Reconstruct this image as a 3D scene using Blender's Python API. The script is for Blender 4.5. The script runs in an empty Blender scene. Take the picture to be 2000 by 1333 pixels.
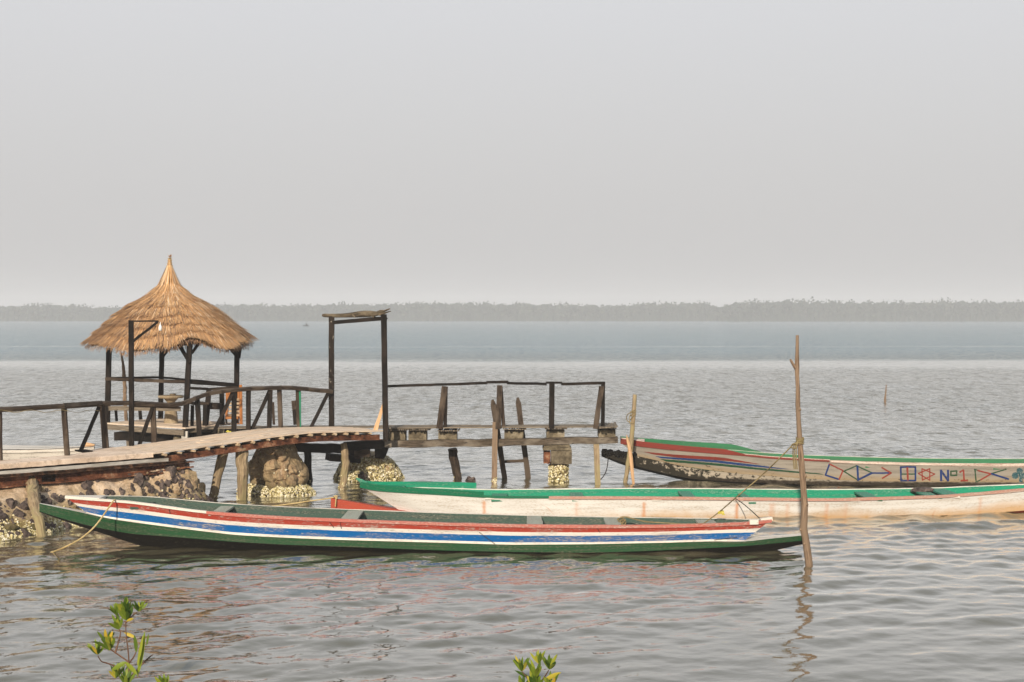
import bpy, math, random
import numpy as np
from mathutils import Vector, Matrix, noise as mnoise

C = bpy.context.scene.collection
SC = bpy.context.scene
R = random.Random(7)
NP = np.random.RandomState(11)
H = 3.8
F = 2778.0
PITCH = math.atan((666.5 - 615.0) / F)
CP, SP = math.cos(PITCH), math.sin(PITCH)

# ------------------------------------------------------------------ camera, world, sun, exposure
cam = bpy.data.cameras.new('camera')
cam.sensor_width = 36.0
cam.lens = F / 2000.0 * 36.0
cam.clip_start = 0.1
cam.clip_end = 6000
camo = bpy.data.objects.new('camera', cam)
camo.location = (0, 0, H)
camo.rotation_euler = (math.pi / 2 - PITCH, 0, 0)
C.objects.link(camo)
SC.camera = camo
SC.view_settings.view_transform = 'Standard'
SC.view_settings.look = 'None'
SC.view_settings.exposure = 0.0
SC.view_settings.gamma = 1.0
SC.view_settings.use_curve_mapping = False
SC.cycles.max_bounces = 8
SC.cycles.volume_bounces = 1
SC.cycles.use_denoising = True
SC.cycles.caustics_reflective = False
SC.cycles.caustics_refractive = False

SUN_EL = math.radians(22.5)
SUN_AZ = math.radians(180 + 12)          # clockwise from +Y: behind the camera, to its left
sun_pos = Vector((math.sin(SUN_AZ) * math.cos(SUN_EL), math.cos(SUN_AZ) * math.cos(SUN_EL), math.sin(SUN_EL)))
W = bpy.data.worlds.new('World')
SC.world = W
W.use_nodes = True
wn = W.node_tree
for n in list(wn.nodes):
    wn.nodes.remove(n)
sky = wn.nodes.new('ShaderNodeTexSky')
sky.sky_type = 'NISHITA'
sky.sun_disc = False
sky.sun_elevation = SUN_EL
sky.sun_rotation = SUN_AZ
sky.air_density = 1.5
sky.dust_density = 8.0
sky.ozone_density = 1.0
# thick dusty air: most of the blue is veiled by a pale grey
wco = wn.nodes.new('ShaderNodeTexCoord')
wsx = wn.nodes.new('ShaderNodeSeparateXYZ')
wr = wn.nodes.new('ShaderNodeValToRGB')
wr.color_ramp.elements[0].position = 0.0
wr.color_ramp.elements[0].color = (6.3, 6.2, 6.15, 1)
wr.color_ramp.elements[1].position = 0.24
wr.color_ramp.elements[1].color = (7.85, 7.85, 8.15, 1)
e = wr.color_ramp.elements.new(0.5)
e.color = (5.7, 6.2, 6.7, 1)
e = wr.color_ramp.elements.new(1.0)
e.color = (3.8, 4.5, 5.4, 1)
wm = wn.nodes.new('ShaderNodeMixRGB')
wm.inputs[0].default_value = 0.85
bg = wn.nodes.new('ShaderNodeBackground')
bg.inputs[1].default_value = 0.1
wo = wn.nodes.new('ShaderNodeOutputWorld')
wn.links.new(wco.outputs['Generated'], wsx.inputs[0])
wn.links.new(wsx.outputs[2], wr.inputs[0])
wn.links.new(sky.outputs[0], wm.inputs[1])
wn.links.new(wr.outputs[0], wm.inputs[2])
wn.links.new(wm.outputs[0], bg.inputs[0])
wn.links.new(bg.outputs[0], wo.inputs[0])

sl = bpy.data.lights.new('sun', 'SUN')
sl.energy = 4.7
sl.angle = math.radians(0.8)
sl.color = (1.0, 0.88, 0.72)
so = bpy.data.objects.new('sun', sl)
so.rotation_euler = (-sun_pos).to_track_quat('-Z', 'Y').to_euler()
so.location = (0, 0, 60)
C.objects.link(so)


# ------------------------------------------------------------------ helpers
def P(px, py, Y):
    """world point at distance Y seen in direction of photo pixel"""
    u = (px - 1000.0) / F
    v = -(py - 666.5) / F
    dy = CP + v * SP
    dz = -SP + v * CP
    t = Y / dy
    return Vector((u * t, Y, H + dz * t))


def G(px, py, z=0.0):
    u = (px - 1000.0) / F
    v = -(py - 666.5) / F
    dy = CP + v * SP
    dz = -SP + v * CP
    t = (z - H) / dz
    return Vector((u * t, dy * t, z))


def tag(o, label=None, cat=None, group=None, kind=None):
    if label: o['label'] = label
    if cat: o['category'] = cat
    if group: o['group'] = group
    if kind: o['kind'] = kind
    return o


def empty(name, loc, label=None, cat=None, group=None):
    o = bpy.data.objects.new(name, None)
    o.location = loc
    o.empty_display_size = 0.2
    C.objects.link(o)
    return tag(o, label, cat, group)


class MB:
    def __init__(s):
        s.v = []; s.f = []; s.uv = []; s.m = []

    def vert(s, p):
        s.v.append((p[0], p[1], p[2])); return len(s.v) - 1

    def face(s, idx, uvs=None, m=0):
        s.f.append(tuple(idx)); s.m.append(m)
        s.uv.extend(uvs if uvs is not None else [(0.5, 0.5)] * len(idx))

    def poly(s, pts, uvs=None, m=0):
        s.face([s.vert(p) for p in pts], uvs, m)

    def beam(s, p1, p2, w, d, dep=(0, 1, 0), seg=None, jit=0.004, m=0, w2=None, d2=None):
        p1 = Vector(p1); p2 = Vector(p2)
        ax = p2 - p1; L = ax.length
        if L < 1e-6: return
        ax.normalize()
        dep = Vector(dep)
        side = ax.cross(dep)
        if side.length < 1e-3: side = ax.cross(Vector((1, 0, 0)))
        side.normalize()
        dv = side.cross(ax).normalized()
        if seg is None: seg = max(1, min(14, int(L / 0.22)))
        w2 = w if w2 is None else w2; d2 = d if d2 is None else d2
        uo = R.random() * 40; vo = R.random() * 40
        rings = []
        for i in range(seg + 1):
            t = i / seg
            c = p1.lerp(p2, t)
            if 0 < i < seg:
                c = c + side * R.uniform(-jit, jit) + dv * R.uniform(-jit, jit)
            hw = (w * (1 - t) + w2 * t) / 2 * R.uniform(0.95, 1.04); hd = (d * (1 - t) + d2 * t) / 2
            rings.append([s.vert(c + side * a * hw + dv * b * hd) for a, b in ((-1, -1), (1, -1), (1, 1), (-1, 1))])
        per = [0, w, w + d, 2 * w + d, 2 * w + 2 * d]
        for i in range(seg):
            u0 = uo + L * i / seg; u1 = uo + L * (i + 1) / seg
            for k in range(4):
                k2 = (k + 1) % 4
                s.face((rings[i][k], rings[i][k2], rings[i + 1][k2], rings[i + 1][k]),
                       [(u0, vo + per[k]), (u0, vo + per[k + 1]), (u1, vo + per[k + 1]), (u1, vo + per[k])], m)
        s.face(rings[0][::-1], [(uo, vo)] * 4, m)
        s.face(rings[-1], [(uo, vo)] * 4, m)

    def tube(s, pts, rad, n=8, jit=0.0, m=0, cap=True):
        pts = [Vector(p) for p in pts]
        N = len(pts)
        if not hasattr(rad, '__len__'): rad = [rad] * N
        uo = R.random() * 40; vo = R.random() * 40
        rings = []
        L = 0; Ls = []
        for i, p in enumerate(pts):
            a = pts[min(i + 1, N - 1)] - pts[max(i - 1, 0)]
            a.normalize()
            ref = Vector((0, 1, 0)) if abs(a.y) < 0.9 else Vector((1, 0, 0))
            x = a.cross(ref).normalized(); y = a.cross(x)
            if i: L += (p - pts[i - 1]).length
            Ls.append(L)
            rings.append([s.vert(p + (x * math.cos(2 * math.pi * k / n) + y * math.sin(2 * math.pi * k / n)) * rad[i] * (1 + R.uniform(-jit, jit))) for k in range(n)])
        for i in range(N - 1):
            for k in range(n):
                k2 = (k + 1) % n
                c = 2 * math.pi * max(rad)
                s.face((rings[i][k], rings[i][k2], rings[i + 1][k2], rings[i + 1][k]),
                       [(uo + Ls[i], vo + c * k / n), (uo + Ls[i], vo + c * (k + 1) / n), (uo + Ls[i + 1], vo + c * (k + 1) / n), (uo + Ls[i + 1], vo + c * k / n)], m)
        if cap:
            s.face(rings[0][::-1], [(uo, vo)] * n, m)
            s.face(rings[-1], [(uo, vo)] * n, m)

    def grid(s, rows, m=0, uvf=None, close=False):
        """rows: list of lists of points"""
        idx = [[s.vert(p) for p in r] for r in rows]
        nr = len(rows); nc = len(rows[0])
        for i in range(nr - 1):
            for j in range(nc - 1 if not close else nc):
                j2 = (j + 1) % nc
                q = (idx[i][j], idx[i][j2], idx[i + 1][j2], idx[i + 1][j])
                if uvf:
                    uv = [uvf(i, j), uvf(i, j + 1), uvf(i + 1, j + 1), uvf(i + 1, j)]
                else:
                    uv = [(j, i), (j + 1, i), (j + 1, i + 1), (j, i + 1)]
                s.face(q, uv, m)
        return idx

    def build(s, name, mats, parent=None, smooth=False, origin=None):
        if not isinstance(mats, (list, tuple)): mats = [mats]
        me = bpy.data.meshes.new(name)
        vs = s.v
        off = Vector((0, 0, 0))
        if parent is not None: off = parent_world(parent)
        elif origin is not None: off = Vector(origin)
        if off.length > 0:
            vs = [(a - off.x, b - off.y, c - off.z) for a, b, c in vs]
        me.from_pydata(vs, [], s.f)
        uvl = me.uv_layers.new(name='UVMap')
        uvl.data.foreach_set('uv', np.array(s.uv, dtype=np.float32).ravel())
        me.polygons.foreach_set('material_index', np.array(s.m, dtype=np.int32))
        if smooth: me.polygons.foreach_set('use_smooth', np.ones(len(s.f), dtype=bool))
        for mt in mats: me.materials.append(mt)
        me.update()
        o = bpy.data.objects.new(name, me)
        if parent is not None: o.parent = parent
        else: o.location = off
        C.objects.link(o)
        return o


def parent_world(o):
    v = Vector((0, 0, 0))
    while o is not None:
        v += Vector(o.location); o = o.parent
    return v


def pb(mb, a, b, Y1, Y2, wpx, dpt=0.08, **k):
    """beam between two photo points at distances Y1, Y2; wpx = seen thickness in photo pixels"""
    mb.beam(P(a[0], a[1], Y1), P(b[0], b[1], Y2), wpx * (Y1 + Y2) / 2 / F, dpt, **k)


# ------------------------------------------------------------------ materials
def newmat(name):
    m = bpy.data.materials.new(name); m.use_nodes = True
    nt = m.node_tree
    b = nt.nodes['Principled BSDF']
    b.inputs['Specular IOR Level'].default_value = 0.15
    return m, nt, b


def N(nt, t, **kw):
    n = nt.nodes.new(t)
    for k, v in kw.items(): setattr(n, k, v)
    return n


def mapping(nt, src, scale, coord='UV'):
    tc = N(nt, 'ShaderNodeTexCoord'); mp = N(nt, 'ShaderNodeMapping')
    mp.inputs['Scale'].default_value = scale
    nt.links.new(tc.outputs[coord], mp.inputs['Vector'])
    return mp.outputs[0]


def noise_(nt, vec, scale, detail=4, rough=0.6, dist=0.0):
    n = N(nt, 'ShaderNodeTexNoise')
    n.inputs['Scale'].default_value = scale; n.inputs['Detail'].default_value = detail
    n.inputs['Roughness'].default_value = rough; n.inputs['Distortion'].default_value = dist
    nt.links.new(vec, n.inputs['Vector'])
    return n.outputs['Fac']


def ramp(nt, fac, stops, interp='LINEAR'):
    r = N(nt, 'ShaderNodeValToRGB'); cr = r.color_ramp; cr.interpolation = interp
    while len(cr.elements) > 1: cr.elements.remove(cr.elements[-1])
    cr.elements[0].position = stops[0][0]; cr.elements[0].color = (*stops[0][1], 1) if len(stops[0][1]) == 3 else stops[0][1]
    for p, c in stops[1:]:
        e = cr.elements.new(p); e.color = (*c, 1) if len(c) == 3 else c
    nt.links.new(fac, r.inputs[0])
    return r.outputs[0]


def mix(nt, fac, a, b, mode='MIX'):
    n = N(nt, 'ShaderNodeMixRGB', blend_type=mode)
    for i, x in ((0, fac), (1, a), (2, b)):
        if hasattr(x, 'links') or isinstance(x, bpy.types.NodeSocket): nt.links.new(x, n.inputs[i])
        elif i == 0: n.inputs[0].default_value = x
        else: n.inputs[i].default_value = (*x, 1)
    return n.outputs[0]


def math_(nt, op, a, b=None, c=None):
    n = N(nt, 'ShaderNodeMath', operation=op)
    for i, x in enumerate((a, b, c)):
        if x is None: continue
        if isinstance(x, bpy.types.NodeSocket): nt.links.new(x, n.inputs[i])
        else: n.inputs[i].default_value = x
    return n.outputs[0]


def bump(nt, b, h, strength=0.4, dist=0.01):
    n = N(nt, 'ShaderNodeBump'); n.inputs['Strength'].default_value = strength; n.inputs['Distance'].default_value = dist
    nt.links.new(h, n.inputs['Height']); nt.links.new(n.outputs[0], b.inputs['Normal'])


def wood(name, c1, c2, c3=None, rough=0.85, chips=None, chip_at=0.57):
    m, nt, b = newmat(name)
    g = noise_(nt, mapping(nt, None, (1.6, 26, 1)), 1.6, 6, 0.7)
    l = noise_(nt, mapping(nt, None, (1.1, 2.2, 1)), 1.3, 4, 0.6)
    col = ramp(nt, g, [(0.40, c1), (0.60, c2)])
    if c3: col = mix(nt, ramp(nt, l, [(0.46, (0, 0, 0)), (0.60, (1, 1, 1))]), col, c3)
    if chips:
        ch = noise_(nt, mapping(nt, None, (9, 22, 1)), 1.0, 5, 0.7)
        col = mix(nt, ramp(nt, ch, [(chip_at, (0, 0, 0)), (chip_at + 0.03, (1, 1, 1))]), col, chips)
    nt.links.new(col, b.inputs['Base Color'])
    b.inputs['Roughness'].default_value = rough
    bump(nt, b, g, 0.6, 0.008)
    return m


def paint(name, c, under=(0.16, 0.13, 0.10), wear=0.64, rough=0.55, var=0.35, stain=None):
    """weathered brush paint; UV u = metres along, v = 0..1 or metres across"""
    m, nt, b = newmat(name)
    v1 = mapping(nt, None, (1.0, 5.0, 1))
    fine = noise_(nt, mapping(nt, None, (7, 26, 1)), 2.2, 7, 0.72)
    big = noise_(nt, v1, 1.1, 5, 0.65)
    col = mix(nt, ramp(nt, big, [(0.44, (0, 0, 0)), (0.60, (var, var, var))]), c, tuple(x * 0.5 + 0.006 for x in c))
    w = math_(nt, 'ADD', math_(nt, 'MULTIPLY', fine, 0.72), math_(nt, 'MULTIPLY', big, 0.28))
    wear = 0.5 + (wear - 0.5) * 0.55
    col = mix(nt, ramp(nt, w, [(wear - 0.015, (0, 0, 0)), (wear + 0.01, (1, 1, 1))]), col, under)
    if stain: col = stain(nt, col)
    nt.links.new(col, b.inputs['Base Color'])
    b.inputs['Roughness'].default_value = rough
    bump(nt, b, w, 0.35, 0.006)
    return m


def rock(name, stops, scale=2.0, bs=0.8, coord='Object', zstain=None):
    m, nt, b = newmat(name)
    vec = mapping(nt, None, (1, 1, 1), coord)
    n1 = noise_(nt, vec, scale, 8, 0.7, 0.4)
    col = ramp(nt, n1, [(0.5 + (p - 0.5) * 0.55, c) for p, c in stops])
    n9 = noise_(nt, vec, scale * 7, 6, 0.75)
    col = mix(nt, ramp(nt, n9, [(0.38, (.5,) * 3), (0.48, (0, 0, 0))]), col, tuple(x * 0.5 for x in stops[0][1]))
    if zstain:
        ge = N(nt, 'ShaderNodeNewGeometry'); sx = N(nt, 'ShaderNodeSeparateXYZ')
        nt.links.new(ge.outputs['Position'], sx.inputs[0])
        nz = math_(nt, 'ADD', sx.outputs[2], math_(nt, 'MULTIPLY', math_(nt, 'SUBTRACT', noise_(nt, vec, 1.7, 4), 0.5), 0.5))
        mk = ramp(nt, nz, [(zstain[0], (1, 1, 1)), (zstain[1], (0, 0, 0))])
        col = mix(nt, mk, col, mix(nt, ramp(nt, noise_(nt, vec, 6, 4), [(0.35, (0, 0, 0)), (0.65, (1, 1, 1))]), zstain[2], zstain[3]))
    nt.links.new(col, b.inputs['Base Color'])
    b.inputs['Roughness'].default_value = 0.9
    bump(nt, b, noise_(nt, vec, scale * 6, 8, 0.75), bs, 0.03)
    return m


def hashed(name, stops, rough=0.8, trans=0.0):
    """colour picked per piece through UV.x"""
    m, nt, b = newmat(name)
    tc = N(nt, 'ShaderNodeTexCoord'); sx = N(nt, 'ShaderNodeSeparateXYZ')
    nt.links.new(tc.outputs['UV'], sx.inputs[0])
    nt.links.new(ramp(nt, sx.outputs[0], stops), b.inputs['Base Color'])
    b.inputs['Roughness'].default_value = rough
    if trans:
        tr = N(nt, 'ShaderNodeBsdfTranslucent'); mx = N(nt, 'ShaderNodeMixShader')
        nt.links.new(ramp(nt, sx.outputs[0], stops), tr.inputs[0])
        mx.inputs[0].default_value = trans
        nt.links.new(b.outputs[0], mx.inputs[1]); nt.links.new(tr.outputs[0], mx.inputs[2])
        nt.links.new(mx.outputs[0], nt.nodes['Material Output'].inputs['Surface'])
    return m


M = {}
M['dark'] = wood('dark_tarred_wood', (0.003, 0.003, 0.002), (0.013, 0.009, 0.007), (0.024, 0.017, 0.013))
M['brown'] = wood('brown_weathered_wood', (0.016, 0.011, 0.008), (0.066, 0.046, 0.033), (0.10, 0.075, 0.055))
M['grey'] = wood('grey_weathered_wood', (0.10, 0.08, 0.06), (0.27, 0.225, 0.17), (0.17, 0.135, 0.10), chips=(0.05, 0.04, 0.03), chip_at=0.60)
M['deck'] = wood('worn_deck_wood', (0.42, 0.315, 0.225), (0.84, 0.70, 0.56), (0.70, 0.55, 0.42))
M['beam'] = wood('dark_log_beam', (0.035, 0.026, 0.018), (0.13, 0.10, 0.072), (0.19, 0.16, 0.125), chips=(0.015, 0.012, 0.01), chip_at=0.60)
M['pale'] = wood('pale_bark_wood', (0.17, 0.12, 0.07), (0.42, 0.32, 0.20), (0.30, 0.25, 0.13))
M['pole'] = wood('peeled_pole_wood', (0.10, 0.065, 0.042), (0.33, 0.23, 0.155), (0.22, 0.155, 0.105))
M['fresh'] = wood('fresh_split_wood', (0.45, 0.27, 0.14), (0.70, 0.46, 0.27))
M['peelpost'] = wood('dark_post_flaking', (0.006, 0.005, 0.004), (0.022, 0.015, 0.011), (0.028, 0.02, 0.015), chips=(0.50, 0.45, 0.38), chip_at=0.625)
M['greenpost'] = paint('green_post_paint', (0.02, 0.20, 0.11), wear=0.75)
M['orange'] = wood('orange_varnish', (0.26, 0.09, 0.025), (0.46, 0.19, 0.06), rough=0.6)
M['slat'] = wood('pale_slat', (0.36, 0.25, 0.15), (0.60, 0.47, 0.33))
M['rust'] = rock('rusty_steel', [(0.25, (0.035, 0.014, 0.008)), (0.48, (0.15, 0.055, 0.028)), (0.62, (0.26, 0.11, 0.055)), (0.8, (0.40, 0.26, 0.17))], 3.2, 0.9)
M['rustdark'] = rock('dark_rust_layers', [(0.3, (0.015, 0.008, 0.005)), (0.55, (0.07, 0.035, 0.02)), (0.8, (0.22, 0.11, 0.06))], 7, 1.0)
M['slab'] = rock('cast_concrete_slab', [(0.3, (0.58, 0.44, 0.33)), (0.6, (0.78, 0.62, 0.49)), (0.85, (0.84, 0.71, 0.59))], 1.4, 0.35)
M['whiteboard'] = wood('whitewashed_board', (0.36, 0.33, 0.29), (0.62, 0.59, 0.54), (0.30, 0.27, 0.23))
M['block'] = rock('old_concrete_block', [(0.3, (0.07, 0.055, 0.035)), (0.6, (0.20, 0.165, 0.11)), (0.85, (0.36, 0.31, 0.23))], 3.0, 0.6, 'Object')
M['mortar'] = rock('lime_mortar', [(0.25, (0.36, 0.25, 0.15)), (0.5, (0.64, 0.48, 0.33)), (0.75, (0.76, 0.61, 0.46))], 2.6, 1.0, 'Object',
                   (0.12, 0.60, (0.20, 0.145, 0.055), (0.33, 0.25, 0.11)))
M['stone'] = rock('dark_laterite_stone', [(0.3, (0.04, 0.030, 0.028)), (0.55, (0.12, 0.092, 0.082)), (0.8, (0.22, 0.17, 0.145))], 6, 0.8)
M['boulder'] = rock('tan_boulder', [(0.20, (0.08, 0.056, 0.034)), (0.36, (0.30, 0.215, 0.12)), (0.54, (0.40, 0.30, 0.18)), (0.68, (0.36, 0.24, 0.14)), (0.84, (0.52, 0.44, 0.33))], 2.0, 0.9, 'Object',
                    (0.10, 0.42, (0.05, 0.045, 0.02), (0.16, 0.13, 0.05)))
M['oyster'] = hashed('oyster_shell', [(0.0, (0.07, 0.055, 0.025)), (0.22, (0.26, 0.21, 0.08)), (0.5, (0.56, 0.48, 0.24)), (0.8, (0.76, 0.69, 0.45)), (1.0, (0.90, 0.84, 0.72))], 0.7)
M['straw'] = hashed('thatch_straw', [(0.0, (0.06, 0.035, 0.022)), (0.25, (0.20, 0.125, 0.085)), (0.5, (0.44, 0.27, 0.155)), (0.75, (0.62, 0.36, 0.165)), (0.9, (0.74, 0.46, 0.22)), (1.0, (0.80, 0.62, 0.42))], 0.75, 0.12)
M['strawcore'] = rock('thatch_core', [(0.3, (0.05, 0.03, 0.015)), (0.7, (0.22, 0.13, 0.06))], 5, 0.9)
M['rope'] = wood('yellow_rope', (0.38, 0.27, 0.11), (0.66, 0.52, 0.27))
M['ropedark'] = wood('weathered_rope', (0.13, 0.10, 0.05), (0.33, 0.26, 0.13))
M['ropeblack'] = wood('black_rope', (0.015, 0.013, 0.012), (0.05, 0.045, 0.04))
M['leaf'] = hashed('mangrove_leaf', [(0.0, (0.018, 0.045, 0.008)), (0.35, (0.05, 0.10, 0.012)), (0.7, (0.19, 0.26, 0.025)), (0.88, (0.36, 0.36, 0.04)), (1.0, (0.55, 0.38, 0.04))], 0.42, 0.25)
M['twig'] = wood('reddish_twig', (0.06, 0.03, 0.02), (0.20, 0.11, 0.07))
M['farleaf'] = hashed('far_mangrove_foliage', [(0.0, (0.010, 0.016, 0.012)), (0.5, (0.036, 0.048, 0.034)), (1.0, (0.085, 0.10, 0.07))], 0.9)
M['mud'] = rock('mud_bank', [(0.3, (0.05, 0.042, 0.032)), (0.7, (0.11, 0.095, 0.075))], 0.3, 0.3)
M['bulb'] = newmat('white_bulb_glass')[0]
M['bulb'].node_tree.nodes['Principled BSDF'].inputs['Base Color'].default_value = (0.85, 0.85, 0.82, 1)
M['bulb'].node_tree.nodes['Principled BSDF'].inputs['Roughness'].default_value = 0.2
M['carving'] = wood('carved_grey_wood', (0.02, 0.015, 0.010), (0.13, 0.10, 0.065), (0.17, 0.135, 0.09))
M['tableconc'] = rock('cement_table', [(0.3, (0.26, 0.20, 0.125)), (0.6, (0.38, 0.30, 0.20)), (0.8, (0.46, 0.38, 0.27))], 3, 0.3)
M['yellowish'] = rock('yellow_cloth', [(0.3, (0.5, 0.42, 0.06)), (0.7, (0.75, 0.66, 0.14))], 8, 0.3)

# ------------------------------------------------------------------ water
def build_water():
    rows = []
    y = 9.0
    ys = [y]
    while y < 130:
        y *= 1.0024 if y < 32 else 1.0045
        ys.append(y)
    ys = np.array(ys)
    nc = 1050
    u = np.linspace(-1, 1, nc)
    X = u[None, :] * (ys[:, None] * 0.39 + 5.0)
    Y = np.repeat(ys[:, None], nc, axis=1)
    Z = np.zeros_like(X)
    rs = np.random.RandomState(5)
    waves = []
    for i in range(84):
        lam = 0.13 * (12 ** (rs.rand() ** .8))            # 0.13 .. 1.6 m
        th = rs.normal(0, 0.62) + math.radians(-78)
        k = 2 * math.pi / lam
        slope = 0.0255 * (0.7 + 0.6 * rs.rand()) * (1.0 if lam > 0.45 else 0.72)
        waves.append((k * math.cos(th), k * math.sin(th), slope / k, rs.rand() * 6.283, lam))
    # gentler water in the lee near the bank at lower left, choppier to the right and farther out
    chop = 0.50 + 0.42 * np.clip((Y - 15) / 22, 0, 1) + 0.16 * np.clip((X + 1) / 6, -0.6, 1)
    chop = np.clip(chop, 0.36, 1.05)
    patch = 0.85 + 0.3 * np.sin(X * 0.35 + 1.3 * np.sin(Y * 0.19)) * np.sin(Y * 0.27 + 0.6)
    fade = np.clip((130 - Y) / 60, 0, 1)
    for kx, ky, a, ph, lam in waves:
        keep = np.clip((lam / (Y * 0.0052) - 1.0), 0, 1)     # waves finer than the mesh are left to the bump
        z = np.sin(kx * X + ky * Y + ph + 0.6 * np.sin(0.4 * kx * Y - 0.3 * ky * X))
        z = z + 0.25 * np.cos(2 * (kx * X + ky * Y + ph))
        Z += a * z * keep
    Z *= chop * patch * fade
    Z[:, 0] = 0; Z[:, -1] = 0; Z[0, :] = 0; Z[-1, :] = 0
    nr = len(ys)
    V = np.stack([X, Y, Z], axis=-1).reshape(-1, 3)
    ii, jj = np.meshgrid(np.arange(nr - 1), np.arange(nc - 1), indexing='ij')
    a = (ii * nc + jj).ravel()
    faces = np.stack([a, a + 1, a + nc + 1, a + nc], axis=-1)
    # outer sheet: the rest of the estuary
    ex = []
    base = len(V)
    def addv(p):
        ex.append(p); return base + len(ex) - 1
    f2 = []
    SX = 1500.0
    L = [addv((-SX, ys[i], 0)) for i in (0, nr - 1)]
    Rr = [addv((SX, ys[i], 0)) for i in (0, nr - 1)]
    far = [addv((-SX, 1300, 0)), addv((SX, 1300, 0))]
    near = [addv((-SX, -40, 0)), addv((SX, -40, 0))]
    tl = (nr - 1) * nc; tr = nr * nc - 1
    me = bpy.data.meshes.new('water')
    V2 = np.concatenate([V, np.array(ex)])
    left = [i * nc for i in range(nr)]
    right = [i * nc + nc - 1 for i in range(nr)]
    polys = [[L[0]] + left + [L[1]],
             [Rr[1]] + right[::-1] + [Rr[0]],
             [L[1]] + list(range(tl, tr + 1)) + [Rr[1], far[1], far[0]],
             [near[0], near[1], Rr[0]] + list(range(nc - 1, -1, -1)) + [L[0]]]
    nf = len(faces)
    tot = nf * 4 + sum(len(p) for p in polys)
    me.vertices.add(len(V2)); me.vertices.foreach_set('co', V2.astype(np.float32).ravel())
    me.loops.add(tot)
    loops = np.concatenate([faces.ravel()] + [np.array(p) for p in polys]).astype(np.int32)
    me.loops.foreach_set('vertex_index', loops)
    me.polygons.add(nf + len(polys))
    ls = list(np.arange(nf) * 4); c = nf * 4
    for p in polys: ls.append(c); c += len(p)
    me.polygons.foreach_set('loop_start', np.array(ls, dtype=np.int32))
    me.polygons.foreach_set('use_smooth', np.ones(nf + len(polys), dtype=bool))
    me.update(calc_edges=True); me.validate()
    m, nt, b = newmat('estuary_water')
    ge = N(nt, 'ShaderNodeNewGeometry'); sx = N(nt, 'ShaderNodeSeparateXYZ')
    nt.links.new(ge.outputs['Position'], sx.inputs[0])
    mpn = N(nt, 'ShaderNodeMapping'); mpn.inputs['Scale'].default_value = (1.2, 1.7, 1)
    nt.links.new(ge.outputs['Position'], mpn.inputs[0])
    vec = mpn.outputs[0]
    # wind: how rough the surface is with distance; calm slicks lie across the channel
    wig = math_(nt, 'MULTIPLY', math_(nt, 'SUBTRACT', noise_(nt, vec, 0.012, 4), 0.5), 34)
    yy = math_(nt, 'ADD', sx.outputs[1], wig)
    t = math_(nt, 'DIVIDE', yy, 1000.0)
    wind = ramp(nt, t, [(0.0, (0.04,) * 3), (0.018, (0.09,) * 3), (0.028, (0.24,) * 3), (0.040, (0.42,) * 3), (0.060, (0.46,) * 3), (0.094, (0.42,) * 3),
                        (0.103, (0.14,) * 3), (0.113, (0.14,) * 3), (0.123, (1,) * 3), (0.164, (1,) * 3),
                        (0.167, (0.3,) * 3), (0.172, (1,) * 3), (0.5, (1,) * 3)])
    n1 = noise_(nt, vec, 6.5, 3, 0.55, 0.3)
    n2 = noise_(nt, vec, 1.9, 3, 0.6, 0.5)
    n3 = noise_(nt, vec, 0.55, 3, 0.6, 0.2)
    far_ = ramp(nt, t, [(0.02, (0, 0, 0)), (0.06, (1, 1, 1))])
    h = math_(nt, 'ADD', math_(nt, 'MULTIPLY', n1, 0.034), math_(nt, 'MULTIPLY', n2, math_(nt, 'ADD', 0.040, math_(nt, 'MULTIPLY', far_, 0.16))))
    h = math_(nt, 'ADD', h, math_(nt, 'MULTIPLY', math_(nt, 'MULTIPLY', n3, 0.45), far_))
    h = math_(nt, 'MULTIPLY', h, wind)
    bn = N(nt, 'ShaderNodeBump'); bn.inputs['Strength'].default_value = 1.0; bn.inputs['Distance'].default_value = 1.0
    nt.links.new(h, bn.inputs['Height'])
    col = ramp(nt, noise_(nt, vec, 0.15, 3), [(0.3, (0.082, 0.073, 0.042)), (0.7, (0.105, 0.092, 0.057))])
    far_sky_tint = ramp(nt, t, [(0.09, (0, 0, 0)), (0.15, (1, 1, 1))])
    col = mix(nt, far_sky_tint, col, (0.14, 0.23, 0.28))  # far water's reflection of the bluer upper sky put into the body colour
    df = N(nt, 'ShaderNodeBsdfDiffuse'); gl = N(nt, 'ShaderNodeBsdfGlossy'); fr = N(nt, 'ShaderNodeFresnel'); fr.inputs['IOR'].default_value = 1.36
    nt.nodes.remove(b)
    nt.links.new(col, df.inputs['Color']); nt.links.new(bn.outputs[0], df.inputs['Normal'])
    nt.links.new(bn.outputs[0], gl.inputs['Normal']); nt.links.new(bn.outputs[0], fr.inputs['Normal'])
    gl.inputs['Color'].default_value = (1, .993, .968, 1)
    nt.links.new(math_(nt, 'ADD', 0.004, math_(nt, 'MULTIPLY', far_, 0.06)), gl.inputs['Roughness'])
    fac = math_(nt, 'MINIMUM', math_(nt, 'ADD', math_(nt, 'MULTIPLY', fr.outputs[0], 1.72), .05), .985)
    rc = ramp(nt, t, [(0.0, (1,) * 3), (0.05, (1,) * 3), (0.098, (.97,) * 3), (0.105, (.99,) * 3), (0.112, (.985,) * 3), (0.150, (.94,) * 3), (0.165, (.93,) * 3), (.167, (.97,) * 3), (.170, (.93,) * 3), (.35, (.96,) * 3), (.6, (.98,) * 3)])
    fac = math_(nt, 'MULTIPLY', fac, rc)
    # sky reflection painted weaker by noise, standing in for steep wavelets and cat's paws
    mpd = N(nt, 'ShaderNodeMapping'); mpd.inputs['Scale'].default_value = (1.5, .42, 1); nt.links.new(ge.outputs['Position'], mpd.inputs[0])
    mpe = N(nt, 'ShaderNodeMapping'); mpe.inputs['Scale'].default_value = (3.2, 1.7, 1); nt.links.new(ge.outputs['Position'], mpe.inputs[0])
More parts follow.
